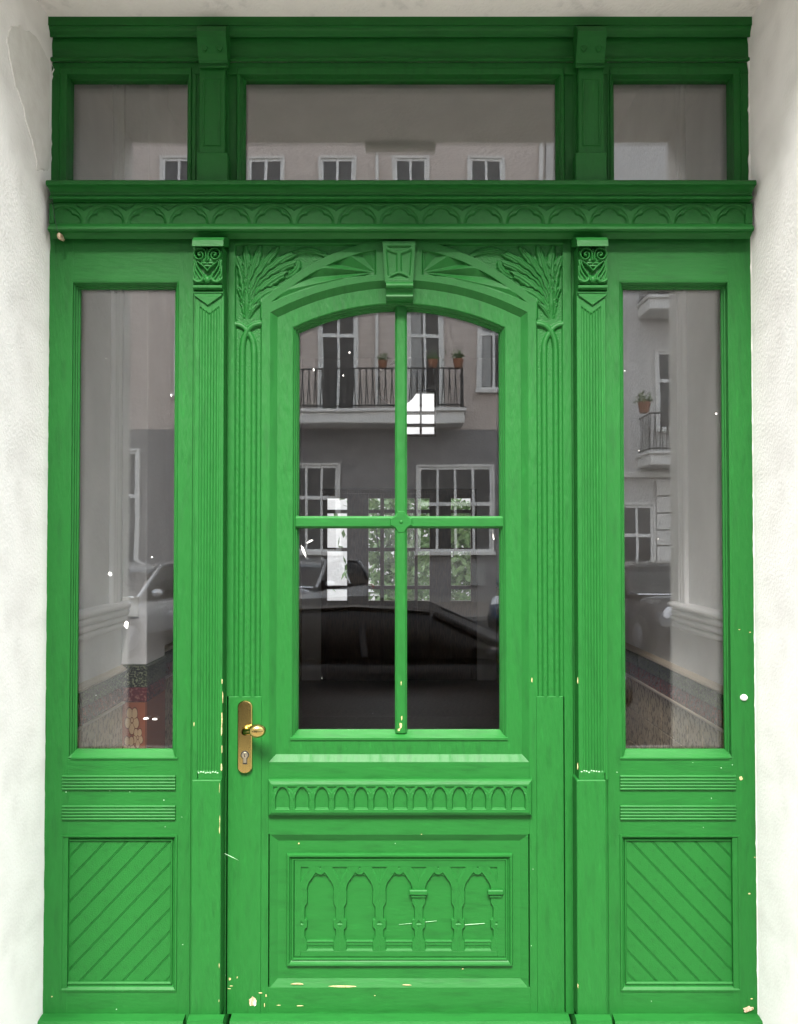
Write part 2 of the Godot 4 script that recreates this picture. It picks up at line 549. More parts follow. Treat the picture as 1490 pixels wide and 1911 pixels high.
func build_frame() -> void:
	var f := thing("door_frame", "green carved wooden door frame with transom windows, pilasters and glazed side panels filling the white opening", "door frame")
	var up: Material = M.paint_upright
	var lv: Material = M.paint_level
	var cv: Material = M.paint_carved
	var L := X(93, 400)
	var R := X(1405, 400)
	# head beam over the transom windows
	var s := Shape.new()
	var P := func(a: Array) -> PackedVector2Array:
		var r := PackedVector2Array()
		for i in range(0, a.size(), 2):
			r.append(Vector2(a[i + 1], Y(a[i], a[i + 1])))
		return r
	s.run_x(L - 0.012, R + 0.012, P.call([22, -0.08, 22, 0.024, 47, 0.024, 48, 0.020, 53, 0.018, 58, 0.014, 63, 0.012, 69, 0.011, 70, -0.002, 106, -0.002, 107, 0.006, 111, 0.008, 115, 0.002, 116, -0.08]))
	part("head_beam", s, lv, f)
	# the plate round the three transom windows
	s = Shape.new()
	pbox(s, 88, 116, 1408, 138, -0.06, -0.004, 0.001)
	pbox(s, 88, 138, 124, 345, -0.06, -0.005, 0.001)
	pbox(s, 352, 138, 366, 345, -0.06, -0.005, 0.001)
	pbox(s, 366, 110, 426, 345, -0.06, -0.008, 0.001)
	pbox(s, 426, 138, 450, 345, -0.06, -0.012, 0.001)
	pbox(s, 1045, 138, 1072, 345, -0.06, -0.012, 0.001)
	pbox(s, 1072, 110, 1134, 345, -0.06, -0.008, 0.001)
	pbox(s, 1134, 138, 1142, 345, -0.06, -0.005, 0.001)
	pbox(s, 1370, 138, 1408, 345, -0.06, -0.005, 0.001)
	part("transom_plate", s, up, f)
	for k in [[131, 350], [459, 1037], [1146, 1363]]:
		var w := Shape.new()
		var path := prect(k[0], 150, k[1], 346, -0.034)
		w.ring(path, [[0.0, -0.040], [0.0, -0.034], [0.005, -0.026], [0.007, -0.019], [0.011, -0.018], [0.012, -0.009], [0.017, -0.005], [0.019, -0.001], [0.022, -0.006]])
		var o := part("transom_window", w, lv, f)
		var g := Shape.new()
		var q := Shape.offset(path, 0.008)
		g.box(Vector3(q[0].x, q[0].y, -0.044), Vector3(q[2].x, q[2].y, -0.040))
		g.box(Vector3(q[0].x, q[0].y, -0.057), Vector3(q[2].x, q[2].y, -0.053))
		part("pane", g, M.glass, o)
	# posts between the transom windows
	for m in [0, 1]:
		var c: float = [396.0, 1104.0][m]
		s = Shape.new()
		pbox(s, c - 24, 50, c + 24, 345, -0.02, 0.024, 0.002)
		var o := part("transom_post", s, up, f)
		s = Shape.new()
		pbox(s, c - 29, 284, c + 29, 345, 0.0, 0.036, 0.002)
		part("post_base", s, up, o)
		s = Shape.new()
		s.ring(prect(c - 16, 147, c + 16, 272, 0.024), [[-0.0045, 0.0242], [-0.003, 0.027], [0.0, 0.027], [0.0015, 0.0242]])
		part("raised_line", s, up, o)
		s = Shape.new()
		var prof := P.call([49, 0.0, 49, 0.055, 58, 0.062, 68, 0.060, 84, 0.052, 100, 0.044, 112, 0.036, 118, 0.035, 119, 0.031, 122, 0.030, 123, 0.036, 126, 0.036, 127, 0.0])
		s.run_x(X(c - 27, 90, 0.05), X(c + 27, 90, 0.05), prof)
		var cap := part("post_capital", s, lv, o)
		for sd in [-1.0, 1.0]:
			s = Shape.new()
			var p2 := PackedVector2Array()
			for k in 14:
				var t := TAU * k / 14.0
				p2.append(Vector2(X(c + sd * (14 + 6.5 * cos(t) * (1.0 if sin(t) < 0.3 else 0.8)), 90, 0.05), Y(90 + 6.0 * sin(t), 0.05)))
			s.plate(p2, 0.03, 0.0525, 0.002)
			part("carved_lobe", s, cv, cap)
	# the transom ledge and its frieze of arches
	s = Shape.new()
	s.run_x(X(88, 350, 0.07), X(1410, 350, 0.07), P.call([336, -0.06, 336, 0.074, 338, 0.078, 344, 0.078, 346, 0.073, 349, 0.066, 354, 0.057, 359, 0.050, 364, 0.047, 365, 0.052, 368, 0.055, 371, 0.053, 373, 0.042, 376, 0.034, 377, 0.030, 377, -0.06]))
	var tr := part("transom_ledge", s, lv, f)
	s = Shape.new()
	s.run_x(X(92, 400, 0.04), X(1405, 400, 0.04), P.call([376, -0.06, 376, 0.030, 379, 0.032, 380, 0.023, 417, 0.023, 418, 0.033, 420, 0.038, 423, 0.046, 427, 0.049, 431, 0.045, 433, 0.038, 435, 0.034, 446, 0.020, 446, -0.06]))
	part("torus_moulding", s, lv, tr)
	for k in range(-8, 9):
		var c := 745.5 + 78.5 * k
		var a := maxf(c - 39.25, 101.0)
		var b := minf(c + 39.25, 1392.0)
		s = carve(a, b, int((b - a) / 1.25), 379.5, 417.5, 32, 0.0325, func(px, py): return frieze_height(px - c, 418.0 - py), 0.02)
		part("frieze_arch", s, cv, tr)
	for k in [[92.0, 101.0], [1392.0, 1405.0]]:
		s = Shape.new()
		pbox(s, k[0], 379.5, k[1], 417.5, 0.0, 0.0325, 0.001)
		part("frieze_end", s, cv, tr)
	# pilasters
	scroll_lines = []
	for c in [[[2.5, 488, 2.5, 476, 7, 468.5, 15, 466.8, 22, 470.5, 24, 478, 20, 485.5, 13, 487, 8, 483, 8, 477, 12, 474, 16, 476, 16.5, 479.5], 2.3, 18.0], [[13.5, 479.5, 14, 480], 3.2, 17.0], [[19, 490, 13, 495, 6, 501, 0, 508], 2.0, 14.0], [[23, 484, 20.5, 496, 14, 508, 8.5, 516, 7.5, 523], 2.2, 12.0],
			[[25.5, 488, 23, 503, 17.5, 514, 12, 522], 2.3, 9.5], [[26.5, 499, 25, 512, 21, 522], 2.2, 8.0], [[8.5, 523, 12, 527, 19, 528, 25, 524.5], 3.4, 14.0], [[0, 468, 0, 474], 3.0, 14.0]]:
		scroll_lines.append({"line": catmull(pts(c[0]), 4), "r": c[1], "h": c[2]})
	for m in [0, 1]:
		var l: float = [361.0, 1077.5][m]
		var lb: float = [357.0, 1077.5][m]
		var c := l + 28.0
		var zf := 0.046
		s = Shape.new()
		pbox(s, l + 1, 540, l + 10, 1456, -0.02, zf)
		pbox(s, l + 50, 540, l + 55.5, 1456, -0.02, zf)
		pbox(s, l + 9, 540, l + 51, 1456, -0.02, zf - 0.006, 0.0)
		pbox(s, l + 9, 1442, l + 51, 1456, -0.02, zf, 0.001)
		var o := part("pilaster", s, up, f)
		# the fluted face under its chevron
		s = Shape.new()
		var flute := func(px: float, py: float) -> float:
			var dx := px - c
			if absf(dx) > 19.0:
				return 0.0
			var top := 585.0 - absf(dx) * 0.72
			var u := fposmod((dx + 19.0) / 38.0 * 7.0, 1.0)
			return -2.9 * smooth(top - 0.5, top + 1.5, py) * sqrt(maxf(0.0, 1.0 - pow(absf(2.0 * u - 1.0) * 1.12, 4.0))) * smooth(1441.0, 1439.0, py)
		for y2 in [[545.0, 592.0, 36], [592.0, 1436.0, 12], [1436.0, 1442.5, 5]]:
			var rows := []
			for j in y2[2] + 1:
				var py := lerpf(y2[0], y2[1], float(j) / y2[2])
				var row := PackedVector3Array()
				for i in 85:
					var px := lerpf(l + 9.5, l + 50.5, i / 84.0)
					row.append(Vector3(X(px, 1000, zf), Y(py, zf), zf + flute.call(px, py) * 0.001))
				rows.append(row)
			s.relief(rows, zf - 0.008)
		part("fluted_face", s, up, o)
		s = Shape.new()
		var tri := PackedVector2Array()
		for q in [[-26.5, 548.5], [26.5, 548.5], [26, 553], [20, 557], [0, 571], [-20, 557], [-26, 553]]:
			tri.append(Vector2(X(c + q[0], 560, zf), Y(q[1], zf)))
		s.plate(tri, zf - 0.002, zf + 0.0055, 0.002)
		part("chevron", s, lv, o)
		s = Shape.new()
		s.run_x(X(l + 0.5, 545, 0.05), X(l + 56, 545, 0.05), P.call([540, 0.0, 540, 0.050, 543, 0.045, 544, 0.052, 547, 0.052, 548, 0.0]))
		part("necking", s, lv, o)
		s = carve(c - 27, c + 27, 60, 459, 541, 82, 0.052, func(px, py): return scroll_height(px - c, py), 0.0)
		part("scroll_capital", s, cv, o)
		s = Shape.new()
		s.run_x(X(l - 1, 452, 0.075), X(l + 57, 452, 0.075), P.call([443, 0.0, 443, 0.066, 448, 0.080, 459, 0.082, 460, 0.076, 462, 0.0]))
		part("abacus", s, lv, o)
		s = Shape.new()
		pbox(s, lb, 1456, lb + 55, 1900, -0.02, 0.053, 0.0022)
		part("pilaster_base", s, up, o)
		s = Shape.new()
		var bl := X(lb - 4, 1890, 0.06)
		var br := X(lb + 62, 1890, 0.06)
		s.run_x(bl, br, P.call([1893, 0.0, 1893, 0.055, 1905, 0.078, 1916, 0.080, 2150, 0.080, 2150, 0.0]))
		part("plinth_block", s, lv, o)
	# jambs behind the pilasters
	s = Shape.new()
	pbox(s, 345, 434, 424, 2140, -0.055, -0.003, 0.0)
	pbox(s, 1070.5, 434, 1146, 2140, -0.055, -0.003, 0.0)
	part("jamb", s, up, f)
	# side panels
	for m in [0, 1]:
		side_panel(f, m)

func side_panel(f: Node3D, m: int) -> void:
	var up: Material = M.paint_upright
	var lv: Material = M.paint_level
	# [outer edge, window left, window right, inner edge, bottom left]
	var a: Array = [[84.0, 130.0, 330.0, 357.0], [1134.0, 1160.5, 1364.5, 1412.0]][m]
	var gl: Array = [[147.0, 325.0], [1165.5, 1349.5]][m]
	var lp: Array = [[121.0, 328.0], [1160.5, 1374.0]][m]
	var s := Shape.new()
	pbox(s, a[0] if m == 1 else a[0] - 14.0, 434, a[1], 2140, -0.05, 0.0, 0.0)
	pbox(s, a[2], 434, a[3] if m == 0 else a[3] + 14.0, 2140, -0.05, 0.0, 0.0)
	var o := part("side_panel", s, up, f)
	s = Shape.new()
	pbox(s, a[1] - 8, 434, a[2] + 8, 527, -0.05, -0.0004, 0.0)
	part("top_rail", s, lv, o)
	s = Shape.new()
	pbox(s, a[1] - 8, 1416, a[2] + 8, 1558, -0.05, -0.0004, 0.0)
	pbox(s, a[1] - 8, 1848, a[2] + 8, 2140, -0.05, -0.0004, 0.0)
	part("lower_rail", s, lv, o)
	# the window and its moulded edge
	s = Shape.new()
	var path := prect(gl[0], 540, gl[1], 1399, -0.0265)
	s.ring(path, [[0.0, -0.034], [0.0, -0.0265], [0.004, -0.023], [0.0045, -0.018], [0.0075, -0.0165], [0.008, -0.010], [0.012, -0.006], [0.0125, -0.002], [0.0165, 0.0005], [0.020, -0.004]])
	var wf := part("window_moulding", s, up, o)
	s = Shape.new()
	var q := Shape.offset(path, 0.009)
	s.box(Vector3(q[0].x, q[0].y, -0.038), Vector3(q[2].x, q[2].y, -0.034))
	s.box(Vector3(q[0].x, q[0].y, -0.049), Vector3(q[2].x, q[2].y, -0.045))
	part("pane", s, M.glass, wf)
	# the sloping sill, bare where rain wears it
	s = Shape.new()
	s.run_x(X(gl[0] - 10, 1405, -0.01), X(gl[1] + 9, 1405, -0.01), PackedVector2Array([Vector2(-0.034, Y(1398, -0.0265)), Vector2(-0.026, Y(1399, -0.0265)), Vector2(0.003, Y(1414, 0.003)), Vector2(0.003, Y(1417, 0.003)), Vector2(-0.034, Y(1417, 0.0))]))
	part("sill", s, lv, wf)
	# reeding
	for y in [[1446.0, 1475.0], [1502.0, 1531.0]]:
		s = Shape.new()
		var pr := PackedVector2Array([Vector2(-0.001, Y(y[0]))])
		var n := 5
		for k in n:
			for t in 9:
				var ang := PI * t / 8.0
				pr.append(Vector2(0.0003 + 0.0048 * sin(ang), lerpf(Y(y[0]), Y(y[1]), (k + (1.0 - cos(ang)) / 2.0) / n)))
		pr.append(Vector2(-0.001, Y(y[1])))
		var x0 := X([117.0, 1157.5][m], 1490)
		s.run_x(x0, X([328.0, 1373.0][m], 1490), pr)
		part("reeding", s, lv, o)
	# the lower panel of slanting boards
	s = Shape.new()
	path = prect(lp[0] + 9.0, 1569, lp[1] - 9.0, 1831, -0.012)
	s.ring(path, [[0.0, -0.022], [0.0, -0.009], [0.003, -0.005], [0.0055, -0.005], [0.006, -0.010], [0.0095, -0.009], [0.011, -0.003], [0.0165, 0.003], [0.021, 0.003], [0.022, -0.004]])
	part("panel_moulding", s, up, o)
	s = Shape.new()
	var in_ := prect(lp[0] + 8.0, 1568, lp[1] - 8.0, 1832, -0.012)
	s.box(Vector3(in_[0].x, in_[0].y, -0.05), Vector3(in_[2].x, in_[2].y, -0.0126))
	part("panel_back", s, up, o)
	# boards run at 45 degrees, mirrored from side to side
	var dir := Vector2(0.69, 0.724).normalized() if m == 0 else Vector2(-0.69, 0.724).normalized()
	var across := Vector2(dir.y, -dir.x)
	var pitch := 0.0445
	var corner: Vector2 = in_[3] if m == 0 else in_[2]
	if across.dot((in_[1] if m == 0 else in_[0]) - corner) < 0.0:
		across = -across
	for k in 12:
		var o0 := pitch * (k - 0.12) - 0.004
		var n0 := across * o0
		var n1 := across * (o0 + pitch - 0.0046)
		var n2 := across * (o0 + pitch - 0.0036)
		var n3 := across * (o0 + pitch - 0.0008)
		var sh := Shape.new()
		for pair in [[n0, n1], [n2, n3]]:
			var strip := PackedVector2Array([corner + pair[0] - dir * 2.0, corner + pair[0] + dir * 2.0, corner + pair[1] + dir * 2.0, corner + pair[1] - dir * 2.0])
			for poly in Geometry2D.intersect_polygons(strip, in_):
				var clean := PackedVector2Array()
				for i in poly.size():
					if poly[i].distance_to(poly[(i + 1) % poly.size()]) > 0.003:
						clean.append(poly[i])
				if clean.size() >= 3:
					sh.plate(clean, -0.02, -0.0105 + rng.randf_range(-0.0004, 0.0004), 0.0009)
		if sh.v.size():
			part("board", sh, M.paint_carved, o)
	# the base moulding
	s = Shape.new()
	var xa := X([70.0, 1143.0][m], 1900)
	var xb := X([347.0, 1420.0][m], 1900)
	s.run_x(xa, xb, PackedVector2Array([Vector2(-0.01, Y(1891)), Vector2(0.004, Y(1892)), Vector2(0.03, Y(1906, 0.03)), Vector2(0.034, Y(1914, 0.034)), Vector2(0.03, Y(2150, 0.03)), Vector2(-0.01, Y(2150))]))
	part("base_moulding", s, lv, o)

# ---------------------------------------------------------------- the door leaf
var leaves := []

func leaf_height(p: Vector2) -> float:
	var h := -100.0
	for l in leaves:
		if p.x < l.lo.x or p.y < l.lo.y or p.x > l.hi.x or p.y > l.hi.y:
			continue
		var q := near_line(p, l.line)
		var t := q.y
		var w: float = 1.1 * l.w * pow(sin(PI * clampf(0.1 + 0.9 * t, 0.0, 1.0)), 0.42) * (1.0 + 0.1 * sin(t * 40.0))
		var s := q.x / maxf(w, 0.4)
		if absf(s) < 1.0 and t < 0.999:
			var rib := absf(sin(PI * l.ribs * 0.5 * (s + 1.0)))
			var hh: float = (l.h + 1.2) * pow(1.0 - s * s, 0.4) * (0.45 + 0.55 * smooth(0.0, 0.4, t)) - 3.2 * (1.0 - pow(rib, 0.6)) * smooth(1.0, 0.85, absf(s)) - 8.5
			h = maxf(hh, -8.0) if absf(s) < 0.93 or h < -50.0 else minf(h, -6.5)
	return h

func head_height(px: float, py: float) -> float:
	var off := absf(px - 745.0)
	var q := 745.0 - off
	var band_out := 447.0 + 0.00174 * off * off
	var band_in := 463.0 + off * off / 562.0
	var low := 511.0 + 55.0 * pow(off / 241.0, 2.0)
	if q > 487.0 and py > band_out - 3.0:
		if py > band_in and py < low and q < 703.0:
			var v := Vector2(701.0 - q, 506.0 - py)
			var r := v.length()
			var ang := v.angle()
			var u := 0.5
			for k in [[-0.34, -0.08], [-0.08, 0.205], [0.205, 0.873], [0.873, 1.75]]:
				if ang >= k[0] and ang < k[1]:
					u = (ang - k[0]) / (k[1] - k[0])
			var d := minf(minf(py - band_in, low - py), 702.0 - q)
			var ridge := 1.0 - absf(2.0 * u - 1.0)
			return lerpf(0.0, -11.0 + minf(13.0, 0.2 * r) * ridge, smooth(0.0, 2.0, d))
		if py >= band_out:
			return 0.0
	var d := minf(q - 438.0, py - 455.0)
	if q > 487.0:
		d = minf(d, band_out - py)
	elif py > 556.0:
		d = minf(d, 487.5 - q)
	var ground: float = -9.0 + 0.9 * M.tool.get_noise_2d(px * 3.0, py * 3.0)
	return lerpf(0.0, maxf(ground, leaf_height(Vector2(q, py))), smooth(0.0, 2.2, d))

var stem_a := PackedVector2Array()
var stem_b := PackedVector2Array()

func stem_height(px: float, py: float) -> float:
	var q := 745.0 - absf(px - 745.0)
	var h: float = -5.5 + 0.9 * M.tool.get_noise_2d(px * 3.0, py * 3.0)
	var d := minf(q - 438.0, 487.0 - q)
	h = lerpf(0.0, h, smooth(0.0, 1.8, d))
	for k in [[stem_b, -1.5], [stem_a, 0.0]]:
		var s: float
		if py > 690.0:
			s = absf(q - (k[0] as PackedVector2Array)[-1].x) / 5.6
		else:
			s = absf(near_line(Vector2(q, py), k[0]).x) / 5.6
		if s < 1.0:
			h = maxf(h, -5.5 + 9.0 * sqrt(1.0 - s * s) + k[1] * smooth(660.0, 640.0, py))
	return h

func arcade_height(u: float, v: float) -> float:      # 36.7 wide, 46 high
	var a := absf(u)
	var half := 13.0
	if v > 20.0:
		half = 13.0 * sqrt(maxf(0.0, 1.0 - pow((v - 20.0) / 24.0, 1.7)))
	var d := half - a
	var h := 0.0
	if v > 3.0:
		var e := minf(d, (v - 3.0) * 0.8)
		h = -6.5 * smooth(-0.4, 1.0, e)
		h += 1.4 * smooth(2.6, 0.6, absf(-d - 2.2)) * smooth(18.0, 24.0, v)
	if v > 33.0:
		h = minf(h, -3.0 * smooth(0.0, 1.2, (v - 34.0) * 0.95 - (18.35 - a)) * smooth(45.0, 43.8, v))
	if a > 13.0 and v < 26.0:
		h += 0.5 * sin(v * 1.9)
	return h

func tracery_height(u: float, v: float, sill: bool) -> float:        # 73.5 wide, 158 high
	var a := absf(u)
	var h := 0.0
	var half := 24.0
	if v > 82.0 and v <= 90.0:
		half = lerpf(28.5, 24.0, (v - 82.0) / 8.0)
	elif v > 62.0 and v <= 82.0:
		half = 28.5
	elif v > 40.0 and v <= 62.0:
		half = 28.5 - 4.5 * smooth(11.0, 6.0, absf(v - 51.0))
	elif v > 27.0 and v <= 40.0:
		half = 28.5
	elif v > 18.0 and v <= 27.0:
		half = lerpf(24.0, 28.5, (v - 18.0) / 9.0)
	var inner := half
	var outer := half
	if v > 112.0:
		inner = 24.5 * sqrt(maxf(0.0, 1.0 - pow((v - 112.0) / 30.0, 2.0)))
		outer = 25.5 * pow(maxf(0.0, 1.0 - pow((v - 108.0) / 46.0, 1.5)), 0.8)
	# crescent between the two arch lines lies half-way down
	var floor_d := -8.0
	if v > 17.0:
		h = -4.0 * smooth(-0.5, 0.6, outer - a)
		h = minf(h, lerpf(h, floor_d, smooth(-0.5, 0.6, inner - a)))
	# the round drop hanging at the point
	var drop := Vector2(u, v - 151.0).length()
	if v < 155.0:
		h = lerpf(h, 0.8, smooth(9.4, 8.2, drop))
	# sill and the worn block below it
	if v <= 17.0:
		h = -4.6 * smooth(25.0, 23.8, a) * smooth(2.0, 3.2, v) * (1.0 if v < 9.0 else 0.65)
	if v > 16.0 and v < 19.5 and a < 26.0:
		h = maxf(h, -1.6)
	# diamonds on the shafts
	var b := 36.75 - a
	var dm := b + absf(v - 51.0)
	if dm < 7.5:
		h = -3.4 * (1.0 - dm / 7.5) if v > 51.0 else 1.6 * (1.0 - dm / 7.5)
	# sunk three-cornered spandrels
	if v > 126.0:
		var w := (v - 128.0) * 0.52
		h = minf(h, -3.0 * smooth(-0.3, 1.6, w - b) * smooth(156.5, 155.6, v)) if v < 157.0 else h
	return h + 0.35 * M.tool.get_noise_2d(u * 5.0 + 300.0, v * 14.0)

func build_door() -> void:
	M.tool = noise(0.09, 77, 3)
	var o := thing("house_door", "green carved house door with four-pane arched window and brass knob plate", "door", Vector3(X(425), 0.12, 0.0))
	var up: Material = M.paint_upright
	var lv: Material = M.paint_level
	var cv: Material = M.paint_carved
	var zr := -0.014                      # the sunk band round the window
	var arch := arch_path(545, 945, 610, 565, 1379, zr)
	var outer_off := 0.0435 + 0.019
	# core of the leaf behind everything that is carved on it
	var s := Shape.new()
	pbox(s, 426, 440, 546, 2140, -0.044, -0.022, 0.0)
	pbox(s, 944, 440, 1069, 2140, -0.044, -0.022, 0.0)
	pbox(s, 546, 1378, 944, 2140, -0.044, -0.022, 0.0)
	var top := PackedVector2Array([Vector2(X(546), Y(440)), Vector2(X(546), arch[-1].y)])
	for i in range(arch.size() - 1, 1, -1):
		top.append(arch[i])
	top.append_array(PackedVector2Array([Vector2(X(944), arch[2].y), Vector2(X(944), Y(440))]))
	s.prism(top, Vector3(0, 0, -0.044), Vector3.RIGHT, Vector3.UP, Vector3(0, 0, 0.022))
	part("leaf_core", s, up, o)
	# stiles and rails
	s = Shape.new()
	pbox(s, 425, 440, 437.3, 1300, -0.03, 0.0, 0.001)
	pbox(s, 1053, 440, 1069.5, 1893, -0.03, 0.0, 0.001)
	pbox(s, 425, 1300, 487.5, 1893, -0.03, 0.0026, 0.0012)
	pbox(s, 1002.5, 1300, 1053, 1893, -0.03, 0.0026, 0.0012)
	part("stile", s, up, o)
	s = Shape.new()
	var xo := Shape.offset(arch, outer_off)
	s.box(Vector3(X(487.2), Y(1893), -0.03), Vector3(xo[0].x, Y(594), 0.0), 0.0006)
	s.box(Vector3(xo[1].x, Y(1893), -0.03), Vector3(X(1002.8), Y(594), 0.0), 0.0006)
	part("inner_stile", s, up, o)
	s = Shape.new()
	s.box(Vector3(xo[0].x, Y(1557), -0.03), Vector3(xo[1].x, xo[0].y, 0.0), 0.0006)
	s.box(Vector3(xo[0].x, Y(1893), -0.03), Vector3(xo[1].x, Y(1843), 0.0), 0.0006)
	pbox(s, 437.3, 440, 1053, 453, -0.03, 0.0, 0.0006)
	part("rail", s, lv, o)
	# carved head: leaves in the corners, sun rays over the arch
	leaves = []
	for d in [[[460, 592, 457, 568, 452, 548, 443, 536], 7.0, 2, 7.0], [[461, 585, 459, 545, 453, 508, 441, 476], 9.5, 3, 7.5], [[463, 580, 464, 530, 462, 495, 457, 457], 8.5, 3, 7.0], [[464, 575, 468, 525, 477, 488, 486, 457], 8.5, 3, 7.5],
			[[465, 578, 475, 530, 496, 490, 520, 459], 8.5, 3, 7.0], [[466, 575, 486, 525, 520, 488, 563, 466], 8.5, 3, 7.5], [[467, 578, 490, 530, 525, 500, 560, 487], 8.0, 3, 7.0], [[549, 470, 572, 466, 596, 470, 614, 479], 5.5, 3, 5.0],
			[[466, 580, 486, 544, 512, 521, 540, 507], 9.0, 3, 8.0], [[466, 584, 480, 560, 500, 545, 527, 536], 8.5, 3, 7.5], [[463, 592, 469, 580, 477, 571, 486, 565], 4.5, 3, 6.0], [[535, 515, 548, 507, 556, 496, 557, 484], 6.0, 2, 5.0], [[460, 594, 461, 570, 461, 556, 461, 545], 5.0, 2, 8.0]]:
		var line := catmull(pts(d[0]), 5)
		var lo := line[0]
		var hi := line[0]
		for p in line:
			lo = lo.min(p)
			hi = hi.max(p)
		leaves.append({"line": line, "w": d[1], "ribs": d[2], "h": d[3], "lo": lo - Vector2.ONE * (d[1] + 1.0), "hi": hi + Vector2.ONE * (d[1] + 1.0)})
	# the lower edge of the middle follows the outside of the sunk band
	var cc := (arch[2].x - arch[-1].x) / 2.0
	var sag := arch[2 + 14].y - arch[2].y
	var rad := (cc * cc + sag * sag) / (2.0 * sag)
	var mid := Vector2((arch[2].x + arch[-1].x) / 2.0, arch[16].y - rad)
	var kx := X(1045, 520) / 300.0
	for blk in [[437.3, 0.0], [0.0, 0.0], [0.0, 1052.7]]:
		var xa := X(437.3, 520) if blk[0] > 0.0 else (xo[0].x if blk[1] == 0.0 else xo[1].x)
		var xb := X(1052.7, 520) if blk[1] > 0.0 else (xo[0].x if blk[0] > 0.0 else xo[1].x)
		var side_blk: bool = blk[0] > 0.0 or blk[1] > 0.0
		var nx := 52 if side_blk else 380
		var ny := 112
		var rows := []
		for j in ny + 1:
			var row := PackedVector3Array()
			for i in nx + 1:
				var x := lerpf(xa, xb, float(i) / nx)
				var yb := Y(594)
				if not side_blk:
					yb = mid.y + sqrt(pow(rad + outer_off, 2.0) - pow(x - mid.x, 2.0))
				var y := lerpf(Y(453), yb, float(j) / ny)
				var py := lerpf(453.0, 594.0, (Y(453) - y) / (Y(453) - Y(594)))
				row.append(Vector3(x, y, head_height(745.0 + x / kx, py) * 0.001))
			rows.append(row)
		s = Shape.new()
		s.relief(rows, -0.03)
		part("leaf_carving" if side_blk else "sunburst_carving", s, cv, o)
	# stems under the leaves
	stem_a = catmull(pts([489, 604, 478, 605, 466, 611, 456, 626, 451.5, 648, 451, 700]), 6)
	stem_b = catmull(pts([435, 605, 445, 606, 456, 613, 467, 628, 472.5, 648, 473, 700]), 6)
	for x in [[437.3, 487.3], [1002.7, 1053.0]]:
		s = Shape.new()
		for y in [[594.0, 700.0, 84], [700.0, 1300.5, 170]]:
			var rows := []
			for j in y[2] + 1:
				var py := lerpf(y[0], y[1], float(j) / y[2])
				var row := PackedVector3Array()
				for i in 46:
					var px := lerpf(x[0], x[1], i / 45.0)
					row.append(Vector3(X(px, 950), Y(py), stem_height(px, py) * 0.001))
				rows.append(row)
			s.relief(rows, -0.03)
		part("stem_carving", s, cv, o)
	# the sunk band with its bevels, and the rebate that holds the glass
	s = Shape.new()
	s.ring(arch, [[0.0, zr], [0.0435, zr], [0.0445, zr + 0.001], [0.0615, -0.0005], [0.0625, 0.0], [0.066, -0.003]])
	var sur := part("window_surround", s, up, o)
	s = Shape.new()
	s.ring(arch, [[-0.0165, -0.050], [-0.0165, -0.0445], [-0.013, -0.0385], [-0.0125, -0.033], [-0.009, -0.031], [-0.0085, -0.024], [-0.004, -0.0205], [-0.003, -0.0155], [0.0, zr]])
	part("glazing_rebate", s, up, sur)
	s = Shape.new()
	s.run_x(arch[0].x - 0.003, arch[1].x + 0.003, PackedVector2Array([Vector2(-0.046, Y(1361, -0.045)), Vector2(-0.042, Y(1362, -0.045)), Vector2(-0.0105, Y(1377, -0.012)), Vector2(-0.0105, Y(1381, -0.012)), Vector2(-0.046, Y(1381, -0.012))]))
	part("sill", s, lv, sur)
	# glazing bars
	s = Shape.new()
	s.box(Vector3(X(737.5, 970, -0.02), Y(1371, -0.03), -0.046), Vector3(X(760.0, 970, -0.02), Y(568, -0.03), -0.0215), 0.0065)
	part("glazing_bar", s, up, o)
	s = Shape.new()
	s.box(Vector3(X(549, 974, -0.03), Y(986, -0.022), -0.0455), Vector3(X(942, 974, -0.03), Y(963, -0.022), -0.0230), 0.0065)
	var cx := X(749, 974, -0.02)
	var cy := Y(974, -0.02)
	var star := PackedVector2Array()
	for k in 4:
		for t in 7:
			var a := PI / 2.0 * k + PI / 2.0 * t / 6.0
			# concave corners between the arms
			var corner := Vector2(1, 1).rotated(PI / 2.0 * k) * 0.034
			var b := PI / 2.0 * k + PI * 1.5 - PI / 2.0 * t / 6.0
			star.append(Vector2(cx, cy) + corner + Vector2(cos(b), sin(b)) * 0.0215)
	s.plate(star, -0.045, -0.0200, 0.004)
	s.lathe(Vector3(cx, cy, -0.021), Vector3(0, 0, 1), [[0.0055, 0.0], [0.005, 0.002], [0.003, 0.0035], [0.0, 0.004]], 14)
	part("cross_bar", s, lv, o)
	var gl := Shape.offset(arch, -0.010)
	for k in [[gl[0].x, X(748, 970, -0.046), Y(974, -0.046), Y(560, -0.046)], [X(749.5, 970, -0.046), gl[1].x, Y(974, -0.046), Y(560, -0.046)], [gl[0].x, X(748, 970, -0.046), gl[0].y, Y(975.5, -0.046)], [X(749.5, 970, -0.046), gl[1].x, gl[0].y, Y(975.5, -0.046)]]:
		s = Shape.new()
		s.box(Vector3(k[0], minf(k[2], k[3]), -0.0505), Vector3(k[1], maxf(k[2], k[3]), -0.0465))
		s.box(Vector3(k[0], minf(k[2], k[3]), -0.0625), Vector3(k[1], maxf(k[2], k[3]), -0.0585))
		part("pane", s, M.glass, o)
	# keystone and the small console under it
	s = Shape.new()
	var rows := []
